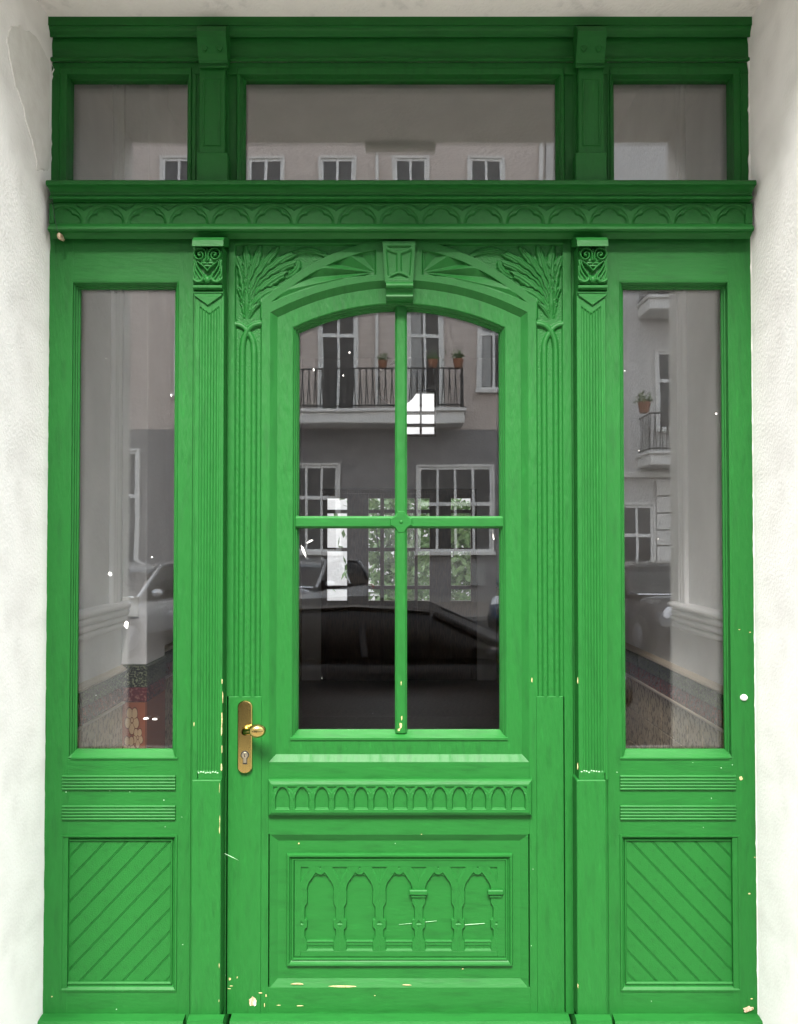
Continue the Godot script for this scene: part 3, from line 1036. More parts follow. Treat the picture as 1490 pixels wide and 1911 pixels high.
	for j in 53:
		var py := lerpf(450.0, 527.0, j / 52.0)
		var hw := lerpf(31.0, 26.0, j / 52.0)
		var row := PackedVector3Array()
		for i in 45:
			var dx := lerpf(-hw, hw, i / 44.0)
			var inside := minf(minf(hw - 6.0 - absf(dx), py - 459.0), 520.0 - py)
			var h := -4.5 * smooth(0.0, 1.6, inside)
			var ribs := minf(absf(dx) - 3.2, minf(absf(py - (470.0 - 8.0 * pow(dx / 24.0, 2.0))) - 2.4, absf(py - (509.0 + 9.0 * pow(dx / 20.0, 2.0))) - 2.4))
			if absf(dx) < 4.5 and (py < 468.0 or py > 511.0):
				ribs = maxf(ribs, 3.0)
			h = maxf(h, -4.5 * smooth(0.0, 1.6, ribs))
			row.append(Vector3(X(745.0 + dx, 490, 0.02), Y(py, 0.02), 0.020 + h * 0.001))
		rows.append(row)
	s.relief(rows, -0.005)
	var ks := part("keystone", s, cv, o)
	s = Shape.new()
	s.run_x(X(721, 545, 0.035), X(771.5, 545, 0.035), PackedVector2Array([Vector2(-0.02, Y(526, 0.03)), Vector2(0.030, Y(526.5, 0.03)), Vector2(0.037, Y(529, 0.037)), Vector2(0.040, Y(532.5, 0.04)), Vector2(0.037, Y(536.5, 0.037)), Vector2(0.030, Y(539, 0.03)), Vector2(0.028, Y(541, 0.028)), Vector2(0.024, Y(550, 0.024)), Vector2(0.026, Y(553, 0.026)), Vector2(0.020, Y(558, 0.02)), Vector2(0.012, Y(562, 0.012)), Vector2(-0.02, Y(563, 0.0))]))
	part("console", s, lv, ks)
	# the strip of small arches
	s = Shape.new()
	var strip := prect(510, 1466.5, 984, 1513.5, 0.018)
	s.ring(strip, [[0.0, 0.010], [0.0, 0.0185], [0.004, 0.0188], [0.012, 0.015], [0.0155, 0.010], [0.0158, -0.002]])
	var ap := part("arcade_panel", s, lv, o)
	for k in 13:
		var c := 747.5 + 36.7 * (k - 6)
		var a := c - 18.35 if k > 0 else 509.8
		var b := c + 18.35 if k < 12 else 984.2
		s = carve(a, b, 34, 1466.0, 1514.0, 42, 0.0183, func(px, py): return arcade_height(px - c, 1513.5 - py), 0.0)
		part("small_arch", s, cv, ap)
	# the kick panel
	s = Shape.new()
	var field := prect(550, 1605, 942.5, 1785.5, -0.014)
	s.ring(field, [[0.0, -0.020], [0.0, -0.012], [0.0025, -0.0065], [0.006, -0.0065], [0.007, -0.0095], [0.011, -0.0065], [0.0145, -0.0005], [0.019, -0.0005], [0.0205, -0.004], [0.022, -0.010], [0.030, -0.0103]])
	var kp := part("kick_panel", s, lv, o)
	s = Shape.new()
	var flat := Shape.offset(prect(504, 1557, 986, 1843.5, 0.0), -0.0215)
	s.ring(flat, [[-0.045, -0.010], [0.0, -0.010], [0.0205, 0.0], [0.0215, 0.0002], [0.024, -0.004]])
	part("panel_bevel", s, lv, kp)
	s = Shape.new()
	s.box(Vector3(field[0].x - 0.03, field[0].y - 0.03, -0.04), Vector3(field[2].x + 0.03, field[2].y + 0.03, -0.016))
	part("panel_ground", s, lv, kp)
	var bars := [[550.0, 561.5, 1605.0, 1785.5], [928.5, 942.5, 1605.0, 1785.5], [561.5, 928.5, 1605.0, 1617.5], [561.5, 928.5, 1775.5, 1785.5]]
	s = Shape.new()
	for b in bars:
		pbox(s, b[0], b[2], b[1], b[3], -0.03, -0.0085, 0.0004)
	part("tracery_border", s, lv, kp)
	for k in 5:
		var c := 745.0 + 73.5 * (k - 2)
		s = carve(c - 36.7, c + 36.7, 78, 1617.5, 1775.5, 160, -0.0085, func(px, py): return tracery_height(px - c, 1775.5 - py, true), -0.03)
		part("tracery_arch", s, cv, kp)
	for k in [[764.0, 798.5], [911.0, 940.0]]:
		s = Shape.new()
		pbox(s, k[0], 1662.0, k[1], 1671.0, -0.012, 0.0, 0.002)
		pbox(s, k[0] + 3.0, 1671.0, k[1] - 3.0, 1676.0, -0.012, -0.004, 0.002)
		part("shaft_capital", s, lv, kp)
	# the weather board
	s = Shape.new()
	s.run_x(X(431, 1900, 0.02), X(1063, 1900, 0.02), PackedVector2Array([Vector2(-0.01, Y(1891)), Vector2(0.006, Y(1892, 0.006)), Vector2(0.034, Y(1906, 0.034)), Vector2(0.038, Y(1914, 0.038)), Vector2(0.034, Y(2135, 0.03)), Vector2(-0.01, Y(2135))]))
	part("weather_board", s, lv, o)
	# brass plate with its knob and lock
	var z0 := 0.0026
	s = Shape.new()
	var px0 := X(443.5, 1376, 0.012)
	var px1 := X(470.5, 1376, 0.012)
	var r := (px1 - px0) / 2.0
	var pl := PackedVector2Array()
	for k in 13:
		var a := PI * k / 12.0
		pl.append(Vector2(px0 + r + cos(a) * r, Y(1308, 0.012) - r * 0.8 + sin(a) * r * 0.8))
	for k in 13:
		var a := PI + PI * k / 12.0
		pl.append(Vector2(px0 + r + cos(a) * r, Y(1444, 0.012) + r * 0.8 + sin(a) * r * 0.8))
	s.plate(pl, z0, z0 + 0.010, 0.0025)
	var hd := part("handle_plate", s, M.brass, o, "brass long plate with knob and lock")
	s = Shape.new()
	var kc := Vector3(X(459, 1364, 0.02), Y(1364, 0.02), z0 + 0.010)
	var ke := Vector3(X(481, 1364, 0.062), Y(1364, 0.062), 0.062)
	s.lathe(kc, Vector3(0, 0, 1), [[0.0125, 0.0], [0.012, 0.004], [0.009, 0.007], [0.0085, 0.014], [0.010, 0.020]], 20)
	s.lathe(kc + Vector3(0, 0, 0.016), ke - kc - Vector3(0, 0, 0.016), [[0.009, 0.0], [0.0085, 0.02], [0.009, (ke - kc).length() - 0.012]], 16)
	var ball := []
	for k in 17:
		var a := PI * k / 16.0
		ball.append([0.0235 * sin(a), -0.015 * cos(a)])
	s.lathe(ke, Vector3(0.2, 0.05, 1), ball, 32, Vector2(1.0, 0.8), Vector3(1, 0, -0.2).normalized())
	part("knob", s, M.brass, hd)
	var lc := Vector3(X(457.5, 1409, z0 + 0.01), Y(1409, z0 + 0.01), z0 + 0.010)
	s = Shape.new()
	s.lathe(lc, Vector3(0, 0, 1), [[0.0118, 0.0], [0.0118, 0.0012], [0.0, 0.0013]], 24)
	s.box(lc + Vector3(-0.0062, -0.026, 0.0), lc + Vector3(0.0062, 0.0, 0.0011))
	part("lock_recess", s, M.black_slot, hd)
	s = Shape.new()
	s.lathe(lc, Vector3(0, 0, 1), [[0.0088, 0.0], [0.0088, 0.0035], [0.008, 0.0045], [0.0, 0.0047]], 24)
	s.box(lc + Vector3(-0.0045, -0.022, 0.0), lc + Vector3(0.0045, -0.004, 0.0035), 0.001)
	var cyl := part("lock_cylinder", s, M.steel, hd)
	s = Shape.new()
	s.box(lc + Vector3(-0.0012, -0.0045, 0.004), lc + Vector3(0.0006, 0.0035, 0.0052))
	s.box(lc + Vector3(0.0006, -0.0045, 0.004), lc + Vector3(0.0022, -0.0025, 0.0052))
	part("keyhole", s, M.black_slot, cyl)

# ---------------------------------------------------------------- our house: plastered reveal and the hall behind the door
const HALL := 1.1          # half the hall's width
const HALL_END := -6.7
const STREET := 0.62       # front of our house
const FAR := 20.0          # front of the houses across the street

func along_z(s: Shape, prof: PackedVector2Array, z0: float, z1: float) -> void:
	s.prism(prof, Vector3(0, 0, z0), Vector3.RIGHT, Vector3.UP, Vector3(0, 0, z1 - z0))

func build_house() -> void:
	var h := thing("house", "white plastered house front whose deep doorway frames the green door", "house")
	var l := X(88, 1000)
	var r := X(1406, 1000)
	var t := Y(31, 0.024)
	var s := Shape.new()
	s.box(Vector3(-7.0, -0.1, -0.12), Vector3(l, 18.0, STREET))
	part("wall", s, M.plaster, h)
	s = Shape.new()
	s.box(Vector3(r, -0.1, -0.12), Vector3(7.0, 18.0, STREET))
	part("wall", s, M.plaster, h)
	s = Shape.new()
	s.box(Vector3(l, t, -0.12), Vector3(r, 18.0, STREET))
	part("lintel", s, M.soffit_plaster, h)
	s = Shape.new()
	s.box(Vector3(-0.13, t - 0.02, STREET - 0.02), Vector3(0.14, t + 0.02, STREET + 0.04), 0.004)
	part("keystone", s, M.soffit_plaster, h)
	# ragged edges where plaster meets paint
	for sd in [0, 1]:
		var x: float = [l, r][sd]
		var dir: float = [1.0, -1.0][sd]
		s = Shape.new()
		var y := Y(1905)
		var poly := PackedVector2Array([Vector2(x - dir * 0.002, y)])
		var top := PackedVector2Array()
		while y < t - 0.02:
			var high := smoothstep(Y(620), Y(120), y)
			top.append(Vector2(x + dir * (0.0004 + 0.012 * (0.25 + high) * maxf(0.0, M.tool.get_noise_2d(y * 170.0, sd * 90.0)) * rng.randf_range(0.5, 1.0)), y))
			y += 0.007 + rng.randf() * 0.012
		for p in top:
			poly.append(p)
		poly.append(Vector2(x - dir * 0.002, y))
		if sd == 0:
			poly.reverse()
		var tt := Geometry2D.triangulate_polygon(poly)
		for i in range(0, tt.size(), 3):
			s.tri(Vector3(poly[tt[i]].x, poly[tt[i]].y, 0.004), Vector3(poly[tt[i + 1]].x, poly[tt[i + 1]].y, 0.004), Vector3(poly[tt[i + 2]].x, poly[tt[i + 2]].y, 0.004), Vector3(0, 0, 1))
		for i in poly.size() - 1:
			s.quad(Vector3(poly[i].x, poly[i].y, -0.002), Vector3(poly[i + 1].x, poly[i + 1].y, -0.002), Vector3(poly[i + 1].x, poly[i + 1].y, 0.004), Vector3(poly[i].x, poly[i].y, 0.004), Vector3(dir, 0, 0))
		part("plaster_edge", s, M.plaster, h)
	# smeared filler high on the left reveal
	var blob := PackedVector2Array()
	for q in [[0.012, 130], [0.012, 240], [0.012, 318], [0.05, 330], [0.075, 342], [0.092, 338], [0.10, 312], [0.135, 292], [0.17, 262], [0.215, 238], [0.25, 205], [0.262, 176], [0.24, 150], [0.19, 128], [0.12, 112], [0.05, 112]]:
		blob.append(Vector2(q[0], Y(q[1])))
	var fine := catmull(Array(blob) + [blob[0]], 4)
	fine.remove_at(fine.size() - 1)
	for i in fine.size():
		fine[i] += Vector2(rng.randf_range(-1, 1), rng.randf_range(-1, 1)) * 0.006
	s = Shape.new()
	s.plate(fine, 0.0, 0.0022, 0.0018)
	for i in s.v.size():     # stand it on the reveal: across becomes depth
		var p := s.v[i]
		s.v[i] = Vector3(l + p.z - 0.0002, p.y, p.x)
		var nn := s.n[i]
		s.n[i] = Vector3(nn.z, nn.y, nn.x)
	for i in range(0, s.idx.size(), 3):
		var k := s.idx[i + 1]
		s.idx[i + 1] = s.idx[i + 2]
		s.idx[i + 2] = k
	part("filler_patch", s, M.filler, h, "smeared grey filler patch high on the left reveal")
	# storeys over the hall, and its side walls and ceiling
	s = Shape.new()
	s.box(Vector3(-7, 3.75, HALL_END - 0.3), Vector3(7, 18, -0.12))
	part("upper_floors", s, M.hall_white, h)
	for sd in [-1.0, 1.0]:
		s = Shape.new()
		s.box(Vector3(minf(sd * HALL, sd * 7.0), -0.1, HALL_END - 0.3), Vector3(maxf(sd * HALL, sd * 7.0), 3.75, -0.12))
		var w := part("hall_wall", s, M.hall_white, h)
		# chair rail and the upright that it ends at
		var f := Shape.new()
		var prof := PackedVector2Array([Vector2(sd * HALL, 1.335)])
		for k in 4:
			for q in 7:
				var a := PI * q / 6.0
				prof.append(Vector2(sd * (HALL - 0.012 - 0.006 * k - 0.012 * sin(a)), 1.338 + 0.026 * (k + (1.0 - cos(a)) / 2.0)))
		prof.append(Vector2(sd * HALL, 1.445))
		along_z(f, prof, -0.86, -0.13)
		part("chair_rail", f, M.hall_white, w)
		f = Shape.new()
		for k in 3:
			f.rod([Vector3(sd * (HALL - 0.006), 1.44, -0.80 + 0.028 * k), Vector3(sd * (HALL - 0.006), 3.7, -0.80 + 0.028 * k)], 0.013, 10)
		part("upright_moulding", f, M.hall_white, w)
		# tiled dado
		var zs := -0.13
		var first := true
		for col in 16:
			var z0 := zs - 0.152 * col
			var z1 := z0 - 0.150
			if sd < 0.0 and z0 < -0.86 and z1 > -1.13:
				continue
			for row in [[1.108, 1.166, "tile_green", 0.014], [1.046, 1.106, "tile_red", 0.010], [0.894, 1.044, "tile_beige", 0.008], [0.742, 0.892, "tile_beige", 0.008], [0.59, 0.74, "tile_beige", 0.008]]:
				f = Shape.new()
				var d: float = row[3]
				f.box(Vector3(minf(sd * HALL, sd * (HALL - d)), row[0], z1), Vector3(maxf(sd * HALL, sd * (HALL - d)), row[1], z0), 0.0025)
				part("tile", f, M[row[2]], w)
			first = false
		f = Shape.new()
		along_z(f, PackedVector2Array([Vector2(sd * HALL, 1.167), Vector2(sd * (HALL - 0.018), 1.167), Vector2(sd * (HALL - 0.026), 1.174), Vector2(sd * (HALL - 0.022), 1.182), Vector2(sd * (HALL - 0.006), 1.190), Vector2(sd * HALL, 1.190)]), -2.6, -0.13)
		f.rod([Vector3(sd * (HALL - 0.012), 1.043, -2.6), Vector3(sd * (HALL - 0.012), 1.043, -0.13)], 0.006, 8)
		part("dado_cap", f, M.dado_rim, w)
		f = Shape.new()
		f.box(Vector3(minf(sd * HALL, sd * (HALL - 0.007)), 0.0, HALL_END), Vector3(maxf(sd * HALL, sd * (HALL - 0.007)), 0.588, -0.13))
		part("dado_base", f, M.tile_beige, w)
		f = Shape.new()
		f.box(Vector3(minf(sd * HALL, sd * (HALL - 0.009)), 0.59, HALL_END), Vector3(maxf(sd * HALL, sd * (HALL - 0.009)), 1.166, -2.57))
		part("dado_lining", f, M.tile_beige, w)
		if sd > 0.0:
			continue
		# pilaster with a printed flower tile
		f = Shape.new()
		var xa := minf(sd * HALL, sd * (HALL - 0.1))
		var xb := maxf(sd * HALL, sd * (HALL - 0.1))
		f.box(Vector3(xa, 1.19, -1.12), Vector3(xb, 3.72, -0.87), 0.004)
		part("hall_pilaster", f, M.hall_white, w)
		for row in [[1.104, 1.168, "tile_green"], [1.046, 1.102, "tile_red"]]:
			f = Shape.new()
			f.box(Vector3(xa - 0.004, row[0], -1.124), Vector3(xb + 0.004, row[1], -0.866), 0.002)
			part("tile", f, M[row[2]], w)
		f = Shape.new()
		f.box(Vector3(xa - 0.008, 1.169, -1.13), Vector3(xb + 0.008, 1.189, -0.86), 0.004)
		part("dado_cap", f, M.tile_green, w)
		f = Shape.new()
		f.box(Vector3(xa - 0.003, 0.1, -1.123), Vector3(xb + 0.003, 1.044, -0.869), 0.002)
		part("pilaster_base", f, M.tile_orange_plain, w)
		f = Shape.new()
		f.quad(Vector3(xa - 0.001, 0.744, -0.8665), Vector3(xb + 0.001, 0.744, -0.8665), Vector3(xb + 0.001, 1.042, -0.8665), Vector3(xa - 0.001, 1.042, -0.8665), Vector3(0, 0, 1))
		part("flower_tile", f, M.flower, w)
	# end wall round the courtyard door
	s = Shape.new()
	s.box(Vector3(-HALL, 0.0, HALL_END - 0.3), Vector3(-0.84, 3.75, HALL_END))
	s.box(Vector3(0.84, 0.0, HALL_END - 0.3), Vector3(HALL, 3.75, HALL_END))
	s.box(Vector3(-0.84, 2.26, HALL_END - 0.3), Vector3(0.05, 3.75, HALL_END))
	s.box(Vector3(0.42, 2.26, HALL_END - 0.3), Vector3(0.84, 3.75, HALL_END))
	s.box(Vector3(0.05, 2.26, HALL_END - 0.3), Vector3(0.42, 2.86, HALL_END))
	s.box(Vector3(0.05, 3.40, HALL_END - 0.3), Vector3(0.42, 3.75, HALL_END))
	part("end_wall", s, M.hall_white, h)
	s = Shape.new()
	s.box(Vector3(l, -0.1, 0.0), Vector3(r, 0.12, STREET + 0.08), 0.01)
	part("doorstep", s, M.stone, h)
	s = Shape.new()
	s.box(Vector3(-HALL, -0.1, HALL_END), Vector3(HALL, 0.12, -0.04))
	structure("hall_floor", s, M.hall_floor)
	s = Shape.new()
	s.box(Vector3(-1.094, 1.38, -0.868), Vector3(-1.03, 1.46, -0.86), 0.003)
	var sw := part("light_switch", s, M.white_bit, self)
	sw.set_meta("label", "small white light switch on the hall pilaster behind the left pane")
	sw.set_meta("category", "switch")
	# the lamp that hangs in the hall
	var lampc := Vector3(-0.012, 2.86, -3.7)
	var lamp := thing("pendant_lamp", "round pale glass globe lamp hanging in the dark hall", "lamp", lampc)
	s = Shape.new()
	var ball := []
	for k in 21:
		var a := PI * k / 20.0
		ball.append([0.155 * sin(a), -0.155 * cos(a)])
	s.lathe(lampc, Vector3.UP, ball, 32)
	part("lamp_globe", s, M.globe, lamp)
	s = Shape.new()
	s.rod([lampc + Vector3(0, 0.15, 0), Vector3(lampc.x, 3.75, lampc.z)], 0.008, 8)
	s.lathe(lampc + Vector3(0, 0.14, 0), Vector3.UP, [[0.06, 0.0], [0.05, 0.03], [0.015, 0.05]], 16)
	part("lamp_rod", s, M.iron, lamp)
	rear_door()

func rear_door() -> void:
	var z := HALL_END + 0.02
	var d := thing("courtyard_door", "dark framed glazed double door with side lights at the far end of the hall", "door", Vector3(0, 0.12, z))
	var cols := [[611, 648], [688, 710], [717, 741], [750, 774], [780, 802], [842, 879]]
	var rows := [[930, 951], [958, 1022], [1029, 1093], [1100, 1121]]
	var s := Shape.new()
	var prev := X(600, 1000, z)
	var x_end := X(890, 1000, z)
	var yt := Y(921, z)
	for c in cols:
		s.box(Vector3(prev, 0.12, z - 0.05), Vector3(X(c[0], 1000, z), yt, z), 0.003)
		prev = X(c[1], 1000, z)
	s.box(Vector3(prev, 0.12, z - 0.05), Vector3(x_end, yt, z), 0.003)
	part("door_post", s, M.brown_wood, d)
	s = Shape.new()
	var py := Y(921, z)
	for r in rows:
		s.box(Vector3(X(600, 1000, z), Y(r[0], z), z - 0.048), Vector3(x_end, py, z - 0.003), 0.002)
		py = Y(r[1], z)
	s.box(Vector3(X(600, 1000, z), 0.12, z - 0.048), Vector3(x_end, py, z - 0.003), 0.002)
	part("door_rail", s, M.brown_wood, d)
	s = Shape.new()
	s.box(Vector3(X(605, 1000, z), Y(1125, z), z - 0.03), Vector3(X(884, 1000, z), Y(926, z), z - 0.026))
	part("pane", s, M.rear_glass, d)
	s = Shape.new()
	s.box(Vector3(-0.845, 0.0, z - 0.06), Vector3(X(600, 1000, z), 2.27, z - 0.01))
	s.box(Vector3(x_end, 0.0, z - 0.06), Vector3(0.845, 2.27, z - 0.01))
	s.box(Vector3(X(600, 1000, z), yt, z - 0.06), Vector3(x_end, 2.27, z - 0.01))
	part("door_frame", s, M.brown_wood, d)
	# the small high window over it
	var w := thing("stair_window", "small barred window high over the courtyard door", "window", Vector3(0.235, 2.86, z))
	s = Shape.new()
	for x in [0.05, 0.235, 0.40]:
		s.box(Vector3(x, 2.86, z - 0.1), Vector3(x + 0.025, 3.40, z - 0.05), 0.002)
	for y in [2.86, 2.98, 3.12, 3.37]:
		s.box(Vector3(0.05, y, z - 0.098), Vector3(0.42, y + 0.035, z - 0.053), 0.002)
	part("window_bars", s, M.brown_wood, w)
	s = Shape.new()
	s.box(Vector3(0.05, 2.86, z - 0.08), Vector3(0.42, 3.40, z - 0.076))
	part("pane", s, M.rear_glass, w)
	# courtyard
	s = Shape.new()
	s.box(Vector3(-7, -0.2, -16), Vector3(7, 0.0, HALL_END - 0.3))
	structure("courtyard_ground", s, M.pavement)
	s = Shape.new()
	s.box(Vector3(-7, 0, -16.4), Vector3(7, 9, -16))
	var cw := part("courtyard_wall", s, M.facade_white, self)
	cw.set_meta("label", "pale wall closing the courtyard behind the house")
	cw.set_meta("category", "wall")
	for k in [[-0.05, -10.2, 2.5, "leafy green shrub seen through the middle panes of the courtyard door"], [1.0, -9.3, 2.3, "leafy green shrub seen through the right panes of the courtyard door"], [0.45, -11.5, 3.0, "tall shrub by the courtyard wall, behind the other two"]]:
		shrub(Vector3(k[0], 0, k[1]), k[2], k[3])

func shrub(where: Vector3, tall: float, label: String) -> void:
	var b := thing("courtyard_shrub", label, "shrub", where, "shrubs in the courtyard")
	var s := Shape.new()
	for k in 5:
		var tip := where + Vector3(rng.randf_range(-0.4, 0.4), tall * 0.8, rng.randf_range(-0.4, 0.4))
		s.rod([where, where.lerp(tip, 0.5) + Vector3(rng.randf_range(-0.1, 0.1), 0, 0), tip], 0.007, 6)
	part("stem", s, M.iron, b)
	s = Shape.new()
	for k in 1500:
		var p := where + Vector3(rng.randfn(0, 0.3), tall * (0.18 + 0.8 * rng.randf()), rng.randfn(0, 0.26))
		var a := Vector3(rng.randfn(), rng.randfn(), rng.randfn()).normalized() * 0.085
		var c := a.cross(Vector3(rng.randfn(), rng.randfn(), rng.randfn())).normalized() * 0.04
		s.quad(p - a, p + c, p + a, p - c, Vector3(0, 1, 0.1))
	part("foliage", s, M.leaf, b).set_meta("kind", "stuff")

func flower_texture() -> void:
	var im := Image.create(192, 288, false, Image.FORMAT_RGB8)
	var ground := lin(0.3, 0.085, 0.035)
	var pale := lin(0.52, 0.36, 0.2)
	var line := lin(0.12, 0.035, 0.015)
	var flowers := [[88, 66, 58], [132, 132, 42], [68, 168, 50]]
	var stems := [catmull(pts([70, 180, 90, 215, 120, 240, 128, 287]), 8), catmull(pts([92, 186, 116, 210, 142, 240, 146, 287]), 8), catmull(pts([118, 130, 104, 160, 96, 180]), 8), catmull(pts([150, 205, 128, 216, 118, 236]), 6)]
	for y in 288:
		for x in 192:
			var c := ground
			var p := Vector2(x, y)
			for st in stems:
				if absf(near_line(p, st).x) < 3.6:
					c = pale
			for f in flowers:
				var d := p - Vector2(f[0], f[1])
				var r: float = d.length() / f[2]
				var a := d.angle() + 0.3
				var petal := 0.72 + 0.28 * absf(sin(a * 2.5))
				if r < petal:
					c = pale
					if r > petal - 0.09 or absf(sin(a * 2.5)) < 0.13 and r > 0.25:
						c = line
					if r < 0.22:
						c = line if r > 0.15 else pale
			if x < 6 or x > 186:
				c = line
			im.set_pixel(x, y, c)
	var m := StandardMaterial3D.new()
	m.resource_name = "flower"
	m.albedo_texture = ImageTexture.create_from_image(im)
	m.roughness = 0.25
	M.flower = m
	mat("tile_orange_plain", lin(0.26, 0.075, 0.032), 0.25)

# ---------------------------------------------------------------- the street that the panes mirror
func fx(px: float) -> float:
	return (px - 745.0) / 66.8
func fy(py: float) -> float:
	return 1.68 + (1010.0 - py) / 66.8

func facade_window(o: Node3D, x0: float, x1: float, y0: float, y1: float, bars: int, transom: float, curtain := 0.0) -> void:
	var z := FAR
	var s := Shape.new()
	var t := 0.07
	s.box(Vector3(x0 - t, y0, z - 0.09), Vector3(x0, y1 + t, z + 0.1), 0.01)
	s.box(Vector3(x1, y0, z - 0.09), Vector3(x1 + t, y1 + t, z + 0.1), 0.01)
	s.box(Vector3(x0, y1, z - 0.09), Vector3(x1, y1 + t, z + 0.1), 0.01)
	s.box(Vector3(x0 - t - 0.04, y0 - 0.1, z - 0.16), Vector3(x1 + t + 0.04, y0, z + 0.1), 0.01)
	var w := part("window", s, M.facade_trim, o)
	s = Shape.new()
	for k in bars + 1:
		var x := lerpf(x0, x1 - 0.07, float(k) / bars)
		s.box(Vector3(x, y0, z - 0.045), Vector3(x + 0.07, y1, z - 0.005), 0.004)
	for y in [y0, y1 - 0.07]:
		s.box(Vector3(x0, y, z - 0.042), Vector3(x1, y + 0.07, z - 0.008))
	if transom > 0.0:
		var y := lerpf(y0, y1, transom)
		s.box(Vector3(x0, y, z - 0.055), Vector3(x1, y + 0.1, z - 0.008), 0.004)
	part("frame", s, M.window_white, w)
	s = Shape.new()
	s.box(Vector3(x0, y0, z - 0.012), Vector3(x1, y1, z - 0.002))
	part("pane", s, M.window_dark, w)
	if curtain > 0.0:
		s = Shape.new()
		for k in 5:
			var x := lerpf(x0 + 0.08, lerpf(x0, x1, 0.4), k / 5.0)
			s.box(Vector3(x, y0 + 0.1, z - 0.016), Vector3(x + 0.06 * curtain, y1 - 0.1, z - 0.014))
		part("curtain", s, M.curtain, w)

func railing(x0: float, x1: float, y0: float, y1: float, z: float, o: Node3D) -> void:
	var s := Shape.new()
	for y in [y0 + 0.08, y1]:
		s.rod([Vector3(x0, y, FAR), Vector3(x0, y, z), Vector3(x1, y, z), Vector3(x1, y, FAR)], 0.022, 6)
	var n := int((x1 - x0) / 0.085)
	for k in n + 1:
		var x := lerpf(x0, x1, float(k) / n)
		s.rod([Vector3(x, y0, z), Vector3(x + (0.05 if k % 2 else -0.05), y1, z)], 0.014, 5)
	for k in 7:
		var zz := lerpf(z, FAR, k / 7.0)
		for x in [x0, x1]:
			s.rod([Vector3(x, y0, zz), Vector3(x, y1, zz)], 0.011, 5)
	part("railing", s, M.iron, o)

func balcony(h: Node3D, x0: float, x1: float, y0: float, deep: float) -> Node3D:
	var z := FAR - deep
	var s := Shape.new()
	s.box(Vector3(x0, y0, z), Vector3(x1, y0 + 0.32, FAR + 0.05), 0.03)
	s.box(Vector3(x0 - 0.06, y0 + 0.30, z - 0.06), Vector3(x1 + 0.06, y0 + 0.38, FAR + 0.05), 0.015)
	var b := part("balcony", s, M.facade_trim, h)
	railing(x0 + 0.02, x1 - 0.02, y0 + 0.38, y0 + 1.45, z + 0.03, b)
	return b

